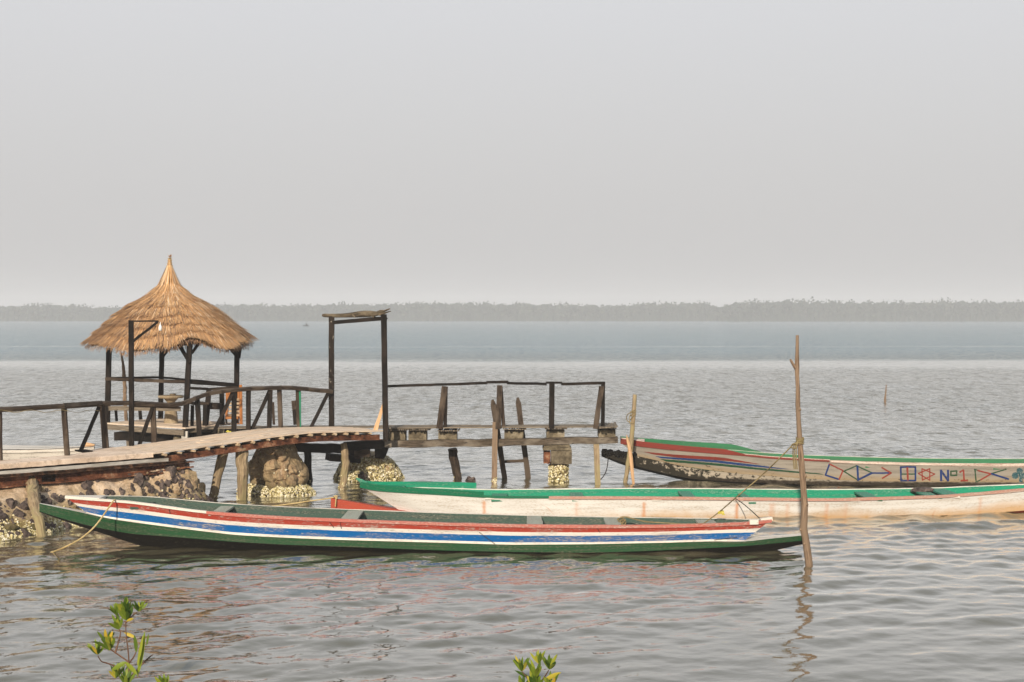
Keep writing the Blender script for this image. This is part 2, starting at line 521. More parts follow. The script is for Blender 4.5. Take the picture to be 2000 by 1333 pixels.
    dsh = math_(nt, 'MULTIPLY', ramp(nt, noise_(nt, mpd.outputs[0], 1.0, 3, .6), [(.50, (1,) * 3), (.66, (.72,) * 3)]), ramp(nt, noise_(nt, mpe.outputs[0], 1.0, 3, .6), [(.50, (1,) * 3), (.66, (.78,) * 3)]))
    calm = ramp(nt, t, [(.022, (0, 0, 0)), (.045, (1, 1, 1)), (.100, (1, 1, 1)), (.105, (.15,) * 3), (.114, (.15,) * 3), (.119, (1, 1, 1)), (.30, (1, 1, 1)), (.7, (.2,) * 3)])
    fac = math_(nt, 'MULTIPLY', fac, mix(nt, calm, (1, 1, 1), dsh))
    mx = N(nt, 'ShaderNodeMixShader'); nt.links.new(fac, mx.inputs[0]); nt.links.new(df.outputs[0], mx.inputs[1]); nt.links.new(gl.outputs[0], mx.inputs[2])
    nt.links.new(mx.outputs[0], nt.nodes['Material Output'].inputs['Surface'])
    me.materials.append(m)
    o = bpy.data.objects.new('water', me)
    C.objects.link(o)
    tag(o, kind='structure')
build_water()

# river bed / ground below everything
mb = MB(); mb.poly([(-1500, -40, -0.9), (1500, -40, -0.9), (1500, 1350, -0.9), (-1500, 1350, -0.9)])
tag(mb.build('ground', M['mud']), kind='structure')

# ------------------------------------------------------------------ far shore
prof = np.array([(-400, 592), (0, 595), (100, 590), (190, 597), (330, 600), (430, 590), (520, 593), (640, 590), (760, 589), (900, 587), (1000, 590),
                 (1100, 591), (1200, 593), (1290, 588), (1380, 587), (1400, 596), (1418, 594), (1440, 585), (1560, 582), (1700, 585),
                 (1760, 587), (1850, 583), (1950, 585), (2000, 583), (2400, 585)], float)
def forest(name, px0, px1, D, seed, label):
    rs = np.random.RandomState(seed)
    x0 = (px0 - 1000) / F * D; x1 = (px1 - 1000) / F * D
    vs = []; uv = []; fs = []
    mb = MB()
    # inner dark mass of trunks and lower leaves with an uneven top
    nx = int((x1 - x0) / 1.6)
    rows = []
    for k in range(4):
        r = []
        for i in range(nx + 1):
            x = x0 + (x1 - x0) * i / nx
            px = 1000 + x / D * F
            top = H + (615 - np.interp(px, prof[:, 0], prof[:, 1])) * D / F
            zz = (-0.4, top * 0.45, top * (0.84 + 0.04 * math.sin(x * 0.7) + rs.uniform(-.07, .07)), top * 0.6)[k]
            yy = D + (0, 1.5, 4, 26)[k] + rs.uniform(-1, 1)
            r.append((x, yy, zz))
        rows.append(r)
    mb.grid(rows, 0, uvf=lambda i, j: (0.15 + 0.3 * ((j * 7) % 5) / 5, 0.5))
    x = x0
    while x < x1:
        x += rs.uniform(0.9, 2.6)
        px = 1000 + x / D * F
        top = H + (615 - np.interp(px, prof[:, 0], prof[:, 1])) * D / F
        for row in range(2):
            hh = top * rs.uniform(0.86, 0.99) * (1 + .06 * math.sin(x * .19 + 2 * math.sin(x * .05))) * (1.0 if row else 0.88)
            if rs.rand() < 0.05: hh *= 1.05
            cy = D + 1 + row * 5 + rs.uniform(-2, 2)
            w = rs.uniform(1.5, 2.8)
            hue = rs.rand()
            for q in range(30):
                t = rs.rand() ** 0.7
                z = hh * (0.25 + 0.75 * t)
                ww = w * (1.0 - 0.72 * max(0, t - 0.35) / 0.65)
                c = np.array([x + rs.normal(0, 0.5) * ww, cy + rs.normal(0, 0.5) * w, z + rs.normal(0, 0.2)])
                sz = rs.uniform(0.5, 1.1) * (1 if t < .85 else .6)
                a = rs.normal(size=3); a /= np.linalg.norm(a)
                b_ = np.cross(a, rs.normal(size=3)); b_ /= np.linalg.norm(b_)
                uvc = (min(1, max(0, hue * 0.6 + rs.rand() * 0.5 - .05)), 0.5)
                mb.poly([c - a * sz, c + b_ * sz * .8, c + a * sz, c - b_ * sz * .8], [uvc] * 4)
    tag(mb.build(name, M['farleaf']), label, 'forest', kind='stuff')
forest('mangrove_forest', -330, 1412, 835, 3, 'low hazy grey-green mangrove forest along the far shore')
forest('mangrove_forest', 1405, 2330, 800, 4, 'slightly darker taller stretch of hazy mangrove forest on the right of the far shore')

# ------------------------------------------------------------------ walkway frame of reference
def NL(s, off, z):
    """s metres along the near edge of the bridge, off metres away from the viewer across it"""
    return Vector((-9.1 + 0.7214 * s - 0.6925 * off, 25.3 + 0.6925 * s + 0.7214 * off, z))
zt = np.array([(-4, 1.12), (3.0, 1.13), (3.7, 1.165), (4.42, 1.205), (5.05, 1.243), (5.6, 1.285), (6.17, 1.312), (6.79, 1.327), (7.6, 1.295), (8.66, 1.25), (9.2, 1.25)])
def zd(s): return float(np.interp(s, zt[:, 0], zt[:, 1]))
# ---- footbridge
fb = empty('footbridge', NL(4, 0.7, 0), 'arched footbridge of worn lengthwise planks and concrete slab leading to the thatched shelter', 'footbridge')
mb = MB()
wt = np.array([(-4, .6), (0, .6), (1.6, .67), (2.0, .9), (2.3, 1.25), (2.8, 1.62), (3.1, 1.6)])
ss = np.linspace(-4, 3.02, 60)
def slabw(s): return float(np.interp(s, wt[:, 0], wt[:, 1]))
top = []; 
for s in ss:
    n = R.uniform(-.008, .008)
    top.append([NL(s, n, 1.045 + R.uniform(-.006, .006)), NL(s, n, 1.128), NL(s, 0.03, 1.14), NL(s, slabw(s), 1.14), NL(s, slabw(s), 1.045), NL(s, n, 1.045)])
mb.grid(top)
mb.poly([NL(3.02, 0, 1.045), NL(3.02, 0, 1.137), NL(3.02, 1.6, 1.137), NL(3.02, 1.6, 1.045)])
mb.build('slab', M['slab'], fb)
mb = MB()
mb.beam(NL(-4, -.03, .985), NL(3.32, -.03, .985), .062, .05, dep=(-.69, .72, 0), seg=12)
mb.build('fascia_board', M['whiteboard'], fb)
mb = MB()
for zz, o_ in ((.945, .0), (.925, .02), (.905, -.01)):
    mb.beam(NL(-4, o_ + .02, zz), NL(3.7, o_ + .02, zz), .022, .2, dep=(-.69, .72, 0), seg=30, jit=.008)
mb.build('packing_layers', M['rustdark'], fb)
mb = MB()
def sofpx(px):
    k = (1000 - px) / F; Yv = (25.3 + .96 * 9.1) / (1 + .96 * k); return (Yv - 25.3) / .6925
for a, b_ in ((-4, sofpx(56) - .0), (sofpx(68), sofpx(81)), (sofpx(109), sofpx(290))):
    mb.beam(NL(a, .04, .815), NL(b_, .04, .815), .165, .02, dep=(-.69, .72, 0), seg=int(4 + (b_ - a) * 5), jit=.006)
mb.beam(NL(sofpx(290), .04, .83), NL(3.75, .06, .86), .11, .02, dep=(-.69, .72, 0), seg=14, jit=.02)
mb.beam(NL(sofpx(290), .04, .76), NL(3.9, .0, .80), .025, .06, dep=(-.69, .72, 0), seg=14, jit=.012)
mb.beam(NL(-4, -.0, .725), NL(3.2, -.0, .735), .022, .14, dep=(-.69, .72, 0), seg=30, jit=.008)
mb.beam(NL(-4, .02, .895), NL(3.9, .02, .90), .016, .14, dep=(-.69, .72, 0), seg=30, jit=.008)
mb.build('steel_girder', M['rust'], fb)
mb = MB()
mb.beam(NL(-4, .33, .885), NL(3.6, .33, .90), .30, .3, dep=(-.69, .72, 0), seg=6)
mb.build('gap_backing', M['rustdark'], fb)  # dark backing added so girder holes and slab slit read as shade
# planks
mb = MB()
npl = 8
for k in range(npl):
    o0 = 1.5 * k / npl
    cuts = [3.0 + R.uniform(-.05, .03)] + sorted([R.uniform(4.2, 7.8) for _ in range(2)]) + [8.72 + R.uniform(-.10, .06)]
    for c0, c1 in zip(cuts[:-1], cuts[1:]):
        seg = max(3, int((c1 - c0) / .25)); dz = R.uniform(-.012, .012)
        rows = []
        ww = 1.5 / npl - R.uniform(.012, .026)
        uo, vo = R.random() * 40, R.random() * 40
        for i in range(seg + 1):
            s = c0 + .01 + (c1 - c0 - .02) * i / seg
            z = zd(s) + dz + R.uniform(-.002, .002)
            j0 = (R.uniform(-.012, .01) if k == 0 else 0)
            rows.append([NL(s, o0 + j0, z - .03), NL(s, o0 + j0, z), NL(s, o0 + ww, z), NL(s, o0 + ww, z - .03), NL(s, o0 + j0, z - .03)])
        mb.grid(rows, 0, uvf=lambda i, j, c0=c0, uo=uo, vo=vo: (uo + i * .25, vo + (0, .03, .2, .23, .43)[j]))
        for e_ in (rows[0], rows[-1]): mb.poly(e_[:4], [(uo, vo)] * 4)
mb.build('deck_planks', M['deck'], fb)
mb = MB(); s = 3.25
while s < 8.5:
    e_ = -.03 - R.uniform(0, .05)
    mb.tube([NL(s, e_, zd(s) - .060), NL(s, .6, zd(s) - .062), NL(s + R.uniform(-.03, .03), 1.5, zd(s) - .062)], [.026 * R.uniform(.8, 1.25)] * 3, 7, .2)
    s += R.uniform(.26, .42)
mb.build('deck_bearers', M['slat'], fb)
for o_ in (.05, 1.42):
    mb = MB()
    for a, b_ in zip(np.arange(3.3, 8.5, .45), np.arange(3.75, 9.0, .45)):
        b_ = min(b_, 8.6)
        mb.beam(NL(a, o_, zd(a) - .15), NL(b_ + .01, o_, zd(b_) - .15), .11, .025, dep=(-.69, .72, 0), seg=2, jit=.003)
        mb.beam(NL(a, o_ - .03, zd(a) - .2), NL(b_ + .01, o_ - .03, zd(b_) - .2), .014, .09, dep=(-.69, .72, 0), seg=2, jit=.003)
    mb.build('side_channel', M['rust'], fb)
mb = MB()
for a, b_ in zip(np.arange(3.1, 8.5, .45), np.arange(3.55, 9.0, .45)):
    b_ = min(b_, 8.6); mb.beam(NL(a, .28, zd(a) - .155), NL(b_ + .005, .28, zd(b_) - .155), .13, .10, dep=(-.69, .72, 0), seg=1, jit=0)
mb.build('gap_shade_strip', M['dark'], fb)  # dark strip added behind the deck edge so the gap reads as shade
mb = MB()
pb(mb, (575, 873), (665, 877), 31.2, 31.6, 17, .2, seg=6, jit=.015)
pb(mb, (640, 893), (700, 897), 31.8, 32.2, 13, .25, seg=4, jit=.01)
pb(mb, (672, 872), (762, 866), 32.0, 32.2, 16, .3, seg=4)
pb(mb, (690, 868), (692, 893), 32.2, 32.2, 40, .3, seg=3, jit=.02)
pb(mb, (745, 868), (742, 895), 32.3, 32.3, 30, .25, seg=3, jit=.02, w2=.2)
mb.build('cross_beam', M['dark'], fb)
mb = MB()
pb(mb, (693, 888), (723, 885), 31.75, 31.75, 14, .2, seg=4, jit=.02)
mb.build('wedge_block', M['brown'], fb)

# ---- piles (each its own thing)
def pile(name, pts, rads, mat, label, oy=0, cat='post', n=10, jit=.1, group=None, oyc=None):
    pts = [Vector(p) for p in pts]
    base = pts[0].copy()
    rt = empty(name, (base.x, base.y, 0), label, cat, group)
    q = []; r = []
    for a, b_, ra, rb in zip(pts[:-1], pts[1:], rads[:-1], rads[1:]):
        for i in range(5):
            t = i / 5; q.append(a.lerp(b_, t) + Vector((R.uniform(-.1, .1) * ra, R.uniform(-.1, .1) * ra, 0))); r.append(ra * (1 - t) + rb * t)
    q.append(pts[-1]); r.append(rads[-1])
    mb = MB(); mb.tube(q, r, n, jit)
    mb.build('shaft', mat, rt)
    if oy:
        o = MB()
        for _ in range(oy):
            z = abs(R.gauss(0, .5)) * .26 - .02
            # point on the shaft
            t = (z - pts[0].z) / (pts[-1].z - pts[0].z)
            c = pts[0].lerp(pts[-1], min(1, max(0, t)))
            a = R.random() * 6.283; rr = np.interp(t, [0, 1], [rads[0], rads[-1]])
            shell(o, c + Vector((math.cos(a) * rr, math.sin(a) * rr, 0)), Vector((math.cos(a), math.sin(a), .2)), R.uniform(.015, .032))
        tag(o.build('oyster_crust', M['oyster'], rt), kind='stuff')
    return rt

def shell(mb, c, n, r, hue=None):
    n = Vector(n).normalized()
    n = (n + Vector((R.gauss(0, .55), R.gauss(0, .55), R.gauss(0, .55)))).normalized()
    x = n.cross(Vector((R.random() - .5, R.random() - .5, R.random() - .5))).normalized(); y = n.cross(x)
    h = R.random() ** .7 if hue is None else hue
    uv = [(h, .5)] * 3
    k = 5
    ring = [c + (x * math.cos(6.283 * i / k) * r * R.uniform(.7, 1.2) + y * math.sin(6.283 * i / k) * r * R.uniform(.5, .9)) for i in range(k)]
    tip = c + n * r * R.uniform(.5, 1.1) + x * r * .3
    ids = [mb.vert(p) for p in ring]; t = mb.vert(tip)
    for i in range(k): mb.face((ids[i], ids[(i + 1) % k], t), uv)

def pp(px, py, Y, dz=0):
    v = P(px, py, Y); v.z += dz; return v

pile('wooden_pile', [pp(411, 985, 29.2, -.1), pp(436, 884, 28.9)], [.085, .10], M['pale'], 'thick leaning log pile under the footbridge beside the end of the stone wall', 60)
pile('wooden_pile', [pp(473, 980, 29.2, -.1), pp(474, 925, 28.95), pp(471, 876, 28.95)], [.095, .12, .13], M['pale'], 'stout upright fluted log pile left of the tan boulder under the footbridge', 120)
pile('wooden_pile', [pp(668, 953, 31.0, -.1), pp(675, 905, 31.0), pp(671, 866, 31.0)], [.085, .085, .07], M['pale'], 'slim pale round pile in front of the oyster covered rock', 60)
pile('wooden_pile', [pp(897, 940, 32.9, -.1), pp(888, 905, 32.8), pp(884, 877, 32.8)], [.09, .10, .105], M['brown'], 'free-standing bent dark stump leaning under the middle of the pier', 10)
pile('wooden_pile', [pp(603, 935, 32.6, -.1), pp(600, 878, 32.3)], [.10, .08], M['dark'], 'dark pile right of the tan boulder', 6)  # darker wood than the neighbouring piles
pile('wooden_pile', [pp(252, 905, 34.2, -.1), pp(251, 858, 34.2)], [.06, .06], M['grey'], 'thin pile below the left of the shelter floor')

def sqpile(a, b_, Y1, Y2, w, mat, label, d=.1, oy=0):
    base = P(a[0], a[1], Y1)
    rt = empty('wooden_post', (base.x, base.y, 0), label, 'post')
    mb = MB(); p1 = P(a[0], a[1], Y1); p1.z -= .12
    mb.beam(p1, P(b_[0], b_[1], Y2), w * Y1 / F, d)
    mb.build('shaft', mat, rt)
    if oy:
        o = MB()
        for _ in range(oy):
            z = abs(R.gauss(0, .4)) * .2
            shell(o, Vector((p1.x + R.uniform(-.5, .5) * w * Y1 / F, p1.y - d / 2, z)), (0, -1, 0), R.uniform(.012, .025))
        tag(o.build('oyster_crust', M['oyster'], rt), kind='stuff')
    return rt
sqpile((965, 944), (967, 825), 31.98, 31.98, 10.5, M['pole'], 'square light wooden post fixed to the front of the pier beam beside the ladder', oy=40)
sqpile((1168, 947), (1164.5, 868), 31.9, 31.9, 11, M['pale'], 'square yellowish post under the outer end of the pier beam')
# broken post against the wall
pile('wooden_pile', [pp(88, 1056, 24.2, -.1), pp(76, 1015, 24.35), pp(67, 985, 24.9), pp(62, 940, 25.85)], [.06, .085, .105, .115], M['pale'], 'weathered post with split foot leaning on the stone wall near the left edge', 10)

# ---- pier deck, beam, blocks
pr = empty('pier', P(985, 945, 32.4), 'weathered pier of narrow planks on concrete blocks and one long log beam', 'pier')
mb = MB()
pb(mb, (752, 867.5), (985, 864.5), 32.12, 32.15, 13.5, .22, seg=9, jit=.012)
pb(mb, (985, 864.5), (1206, 859), 32.15, 32.2, 12.5, .22, seg=9, jit=.012)
mb.build('log_beam', M['beam'], pr)
for (x0, x1, yt, yb) in ((760, 793, 841, 861), (799, 834, 841, 862), (857, 893, 843, 861.5), (985, 1022, 840, 858), (1067, 1102, 839, 855), (1168, 1201, 838, 853)):
    mb = MB()
    w = (x1 - x0) * 32.3 / F
    c = P((x0 + x1) / 2, (yt + yb) / 2, 32.42)
    hh = (yb - yt) * 32.2 / F
    mb.beam(c - Vector((w / 2, 0, 0)), c + Vector((w / 2, 0, 0)), hh, .46, seg=4, jit=.006)
    mb.build('concrete_block', M['block'], pr)
    mb = MB(); x = x0 - 3
    while x < x1 + 3:
        wpx = R.uniform(3.0, 6.0)
        a = P(x + wpx / 2, yt - 1.0, 31.98 + R.uniform(-.05, .1)); 
        mb.beam(a, a + Vector((R.uniform(-.02, .02), .95, 0)), (wpx - 1.3) * 32 / F, .025, dep=(0, 0, 1), seg=1)
        x += wpx
    mb.build('cross_planks', M['grey'], pr)
mb = MB()
for k, (yo, pxs) in enumerate(((0, (735, 850, 966, 1112, 1200)), (.17, (380, 520, 700, 905, 1040, 1208)), (.34, (380, 560, 760, 890, 1090, 1203)), (.51, (380, 600, 730, 940, 1206)))):
    for a, b_ in zip(pxs[:-1], pxs[1:]):
        ya = 838.2 - (a - 760) * .0075; yb_ = 838.2 - (b_ - 760) * .0075
        z0 = 1.245
        Yk = 31.98 + yo
        A = Vector(((a - 1000) / F * Yk, Yk + .075, z0 + .005 * R.uniform(-1, 1) + (a - 760) * .00006)); B = Vector(((b_ - 1000) / F * Yk - .01, Yk + .075, z0 + .005 * R.uniform(-1, 1) + (b_ - 760) * .00006))
        mb.beam(A, B, .15, .028, dep=(0, 0, 1), seg=6, jit=.003)
mb.build('deck_planks', M['grey'], pr)
# outer plank cluster at the right end
mb = MB()
for i in range(6):
    x = 1170 + i * 6
    a = P(x + 2.5, 836.5 - i * .35, 31.8 + R.uniform(-.05, .05)); mb.beam(a, a + Vector((.05, 1.0, R.uniform(0, .03))), .055, .022, dep=(0, 0, 1), seg=1)
mb.build('end_planks', M['grey'], pr)
# concrete column with layered cap and oysters
cl = empty('concrete_column', P(1090, 941, 32.4), 'crumbling concrete column with layered cap and oyster shells under the pier beam', 'column')
mb = MB()
def slabbox(mb, x0, x1, y0, y1, Y, d, j=.01, n=4):
    c0 = P(x0, (y0 + y1) / 2, Y); c1 = P(x1, (y0 + y1) / 2, Y)
    mb.beam(c0, c1, (y1 - y0) * Y / F, d, seg=n, jit=j)
slabbox(mb, 1062, 1112, 866.5, 872, 32.35, .5)
slabbox(mb, 1060, 1115, 872.5, 878, 32.35, .55)
mb.build('cap_layers', M['block'], cl)
mb = MB()
slabbox(mb, 1076, 1116, 878.5, 904, 32.35, .5, .012, 5)
mb.build('cap_block', M['block'], cl)
mb = MB()
slabbox(mb, 1061.5, 1074.5, 881, 904, 32.4, .4, .012, 3)
mb.build('side_block', M['rust'], cl)
mb = MB()
pts = [P(1091, 960, 32.4), P(1091, 935, 32.4), P(1091, 918, 32.4), P(1092, 904, 32.4)]
mb.tube([pts[0], pts[0].lerp(pts[1], .5)] + pts[1:], [.24, .235, .225, .215, .21], 12, .12)
mb.build('shaft', M['boulder'], cl)
o = MB()
for _ in range(650):
    z = R.uniform(-.05, .38); a = R.random() * 6.283; rr = .215
    shell(o, Vector((pts[0].x + math.cos(a) * rr, 32.4 + math.sin(a) * rr, z)), (math.cos(a), math.sin(a), .1), R.uniform(.018, .04))
tag(o.build('oyster_crust', M['oyster'], cl), kind='stuff')

# ---- pier railing
rl = empty('pier_railing', P(985, 835, 32.0), 'dark wooden railing with paired slanting boards along the outer pier', 'railing')
mb = MB()
pb(mb, (756, 755), (952, 748.5), 32.0, 32.0, 5, .07)
pb(mb, (950, 747), (993, 746.5), 31.97, 31.97, 5, .07, seg=2)
pb(mb, (990, 748.5), (1068, 750.5), 32.0, 32.0, 5, .07)
pb(mb, (1066, 747.8), (1098, 748), 31.97, 31.97, 4, .07, seg=2)
pb(mb, (1096, 750.5), (1182, 748.5), 32.0, 32.0, 5.5, .07)
mb.build('handrail', M['dark'], rl)
for a, b_, w, mt, Y in (((869, 755), (858, 838), 12, 'brown', 31.95), ((871, 757), (869.5, 836), 7, 'dark', 32.03),
                        ((976, 753), (973, 838), 11, 'brown', 31.93), ((978, 754), (984, 836), 7, 'brown', 32.03),
                        ((1078, 750), (1077, 838), 10.5, 'dark', 31.98),
                        ((1175, 755), (1163, 838), 10, 'brown', 31.93), ((1178, 750), (1177, 836), 7.5, 'dark', 32.02)):
    mb = MB(); pb(mb, a, b_, Y, Y, w, .05 if mt == 'brown' else .08); mb.build('post', M[mt], rl)

# ---- ladder
ld = empty('ladder', P(1010, 935, 33.0), 'pointed wooden ladder leaning behind the pier, its feet in the water', 'ladder')
for a, b_ in (((962, 781), (988, 938)), ((1011, 777), (1034, 938))):
    mb = MB(); pm = P(a[0] + (b_[0] - a[0]) * .4, a[1] + (b_[1] - a[1]) * .4, 32.9)
    top = P(a[0], a[1], 32.7); bot = P(b_[0], b_[1], 33.0); bot.z -= .15
    mb.beam(bot, top.lerp(bot, .06), .125, .05)
    mb.beam(top.lerp(bot, .06), top, .125, .05, seg=1, w2=.05)
    mb.build('side_rail', M['brown'], ld)
for y in (902, 868, 834):
    mb = MB(); pb(mb, (980 + (y - 868) * .165, y), (1026 + (y - 868) * .165, y - 2), 32.95, 32.95, 6, .04, seg=2); mb.build('rung', M['brown'], ld)

# ---- gateway
gw = empty('gateway', P(700, 838, 31.8), 'tall dark timber gateway frame over the end of the footbridge', 'gateway')
mb = MB(); pb(mb, (647.5, 836), (647.5, 618), 32.3, 32.3, 10, .12); mb.build('post', M['peelpost'], gw)
mb = MB(); pb(mb, (753.5, 862), (749.5, 614.5), 31.35, 31.35, 10.5, .12, jit=.003); mb.build('post', M['dark'], gw)
mb = MB(); mb.beam(P(651, 630.5, 32.25), P(747, 622.5, 31.42), .088, .07, seg=4); mb.beam(P(744, 615.5, 31.5), P(755, 623, 31.45), .05, .1, seg=1); mb.build('lintel', M['dark'], gw)
# carved crocodile
cr = empty('crocodile_carving', P(700, 618, 31.8), 'grey wooden crocodile carving with open jaws lying on top of the gateway', 'carving')
def gp(px, py):   # on the line of the lintel
    Yv = 32.3 + (px - 647) / (751 - 647) * (31.35 - 32.3); return P(px, py, Yv)
mb = MB()
ctrl = [(630, 616, 1.9), (634, 616.6, 2.8), (645, 617, 3.0), (660, 617, 3.1), (675, 616.5, 3.3), (688, 615.6, 4.0), (700, 614.5, 4.8), (712, 613.7, 5.0), (722, 613.4, 4.7), (730, 613.6, 4.2), (736, 613.2, 3.4), (741, 611.8, 3.2)]
pts = []; rr = []
for (a, b_) in zip(ctrl[:-1], ctrl[1:]):
    for i in range(6):
        t = i / 6; x = a[0] + (b_[0] - a[0]) * t; y = a[1] + (b_[1] - a[1]) * t; r_ = a[2] + (b_[2] - a[2]) * t
        pts.append(gp(x, y)); rr.append(r_ * 31.8 / F * (1.36 if i % 2 else 1.16))
pts.append(gp(741, 611.8)); rr.append(3.2 * 31.8 / F)
mb.tube(pts, rr, 10, .03)
mb.tube([gp(739, 612), gp(743, 609.5), gp(747, 609), gp(752, 607.5), gp(757, 605.2), gp(762, 603.3)], [.035, .042, .036, .022, .018, .010], 8)
mb.tube([gp(739, 614), gp(745, 614.5), gp(750, 612.5), gp(757, 610), gp(763.5, 608.3)], [.033, .030, .022, .014, .008], 8)
for i in range(22):
    x = 634 + i * 4.6
    yt_ = np.interp(x, [c[0] for c in ctrl], [c[1] - c[2] for c in ctrl])
    q = gp(x, yt_)
    mb.poly([q + Vector((-.02, 0, -.008)), q + Vector((.0, -.012, .0)), q + Vector((.012, 0, .022))]); mb.poly([q + Vector((-.02, 0, -.008)), q + Vector((0, .012, 0)), q + Vector((.012, 0, .022))])
mb.build('body', M['carving'], cr)
for px_, s_ in ((741, 607.4), (738.5, 608)):
    mb = MB(); q = gp(px_, s_); mb.tube([q - Vector((.015, 0, .012)), q, q + Vector((.014, 0, -.012))], [.008, .018, .008], 7); mb.build('eye', M['carving'], cr)
for px_, dx in ((690, 5), (726, 5), (686, -2), (730, 2)):
    mb = MB(); q = gp(px_, 617.5); fr = -.06 if dx == 5 else .05
    mb.tube([q + Vector((0, fr, .02)), q + Vector((dx * .004, fr * 1.8, -.0)), q + Vector((dx * .012, fr * 2.0, -.035))], [.022, .018, .012], 7); mb.build('leg', M['carving'], cr)

# ---- leaning offcut board by the gate
mb = MB(); mb.beam(P(733, 842, 31.3), P(749.5, 788, 31.45), .10, .03, w2=.05, seg=4)
tag(mb.build('loose_board', M['fresh'], origin=P(733, 842, 31.3)), 'short pale split board leaning against the right gate post', 'board')

# ---- footbridge railing (far side)
br = empty('footbridge_railing', NL(5, 1.5, 1.2), 'dark wavy wooden railing with posts and slanting braces on the far side of the footbridge', 'railing')
def farY(px, off=1.5):
    k = (1000 - px) / F
    x0, y0 = -9.1 - .6925 * off, 25.3 + .7214 * off
    # line y = y0 + .96 (x - x0), x = -k y
    return (y0 - .96 * x0) / (1 + .96 * k)
def fy(px):
    o_ = .62 if px < 140 else (.62 + (px - 140) / 60 * .9 if px < 200 else 1.5)
    return farY(px, o_)
rail = [(-60, 805), (0, 800.5), (60, 797.5), (124, 793.5), (198, 788.5), (256, 787.5), (300, 790), (330, 791.5), (355, 789), (380, 779), (406, 769.5), (430, 765), (458, 762), (490, 759.5), (519, 758.8), (548, 757.6), (569, 758), (600, 760.5), (622, 763), (648, 765)]
mb = MB()
for (a, b_) in zip(rail[:-1], rail[1:]):
    mb.beam(P(a[0], a[1], fy(a[0]) - .05), P(b_[0] + .6, b_[1], fy(b_[0]) - .05), .066, .09, dep=(0, 1, .25), seg=2, jit=.002)
mb.beam(P(256, 792.5, fy(256)), P(352, 797, fy(352)), .05, .05, seg=4)
mb.build('handrail', M['brown'], br)
posts = [((-1.5, 802), (0, 903), 9, 'brown'), ((125, 796), (131.5, 890), 9.5, 'brown'), ((200, 791), (206.5, 876), 11.5, 'brown'),
         ((299, 792), (301, 868), 9.5, 'brown'), ((385, 778), (390, 856), 9, 'dark'), ((457, 764), (457, 845), 9, 'dark'),
         ((485.5, 761), (485, 841), 8.5, 'dark'), ((528, 760), (525.5, 841), 8.5, 'dark'), ((545.5, 760), (548.5, 840), 8.5, 'brown'),
         ((580.5, 760), (583, 840), 6, 'brown'), ((585, 760), (586, 840), 4.5, 'greenpost')]
for a, b_, w, mt in posts:
    Yp = fy(b_[0]) + (0 if mt != 'greenpost' else -.01)
    mb = MB(); pb(mb, (b_[0], b_[1]), a, Yp, Yp, w, .07); o_ = mb.build('post', M[mt], br)
    if mt == 'greenpost': o_['label'] = 'narrow bright green post'
for a, b_, w in (((193, 796), (158, 880), 6.5), ((298, 797), (272, 870), 7), ((454, 768), (417, 847), 7), ((526, 765), (491, 841), 7), ((641, 768), (605, 840), 6.5)):
    Yp = (fy(a[0]) + fy(b_[0])) / 2 + .05
    mb = MB(); pb(mb, b_, a, fy(b_[0]) + .03, fy(a[0]) + .0, w, .05); mb.build('brace', M['dark'], br)
mb = MB(); pb(mb, (153, 881.5), (174, 880.5), fy(160), fy(170), 3, .2, seg=1); mb.build('brace_foot', M['dark'], br)
mb = MB()
pts = [P(x, 801 + 5 * math.sin((x - 0) / 60 * math.pi) ** 2, fy(x) - .12) for x in range(-10, 200, 12)]
mb.tube(pts, .006, 5); mb.build('cord', M['ropedark'], br)
# boards standing behind
for a, b_, w, Y, lab in (((574, 783), (578.5, 830), 10, 32.5, 'short brown board end standing behind the green railing post'), ((533, 786), (535, 830), 5, 32.7, 'thin brown board end behind the slanting brace of the footbridge railing')):
    mb = MB(); pb(mb, b_, a, Y, Y, w, .03, seg=2); tag(mb.build('board_end', M['brown'], origin=P(b_[0], b_[1], Y)), lab, 'board')

# ---- lamp post
lp = empty('lamp_post', P(256, 870, farY(256)), 'dark square lamp post with short bracket arm and small white bulb', 'lamp post')
Yl = farY(256) - .1
mb = MB(); pb(mb, (257, 871), (256, 626), Yl, Yl, 8.5, .09, jit=.004); mb.build('post', M['dark'], lp)
mb = MB(); pb(mb, (252, 627.5), (309, 627.5), Yl - .05, Yl - .05, 3, .05, seg=3); mb.build('arm', M['dark'], lp)
mb = MB(); pb(mb, (260, 667), (308, 629), Yl - .05, Yl - .05, 4.5, .04, seg=3); mb.build('brace', M['dark'], lp)
mb = MB(); q = P(313, 641, Yl - .05); mb.tube([q + Vector((0, 0, .12)), q + Vector((0, 0, .07)), q + Vector((0, 0, .04)), q, q - Vector((0, 0, .05)), q - Vector((0, 0, .06))], [.005, .01, .028, .034, .030, .006], 10); mb.build('bulb', M['bulb'], lp, smooth=True)
mb = MB(); mb.tube([P(309, 628, Yl - .05), P(311, 629, Yl - .05), q + Vector((0, 0, .08))], .006, 5); mb.build('bulb_wire', M['ropeblack'], lp)

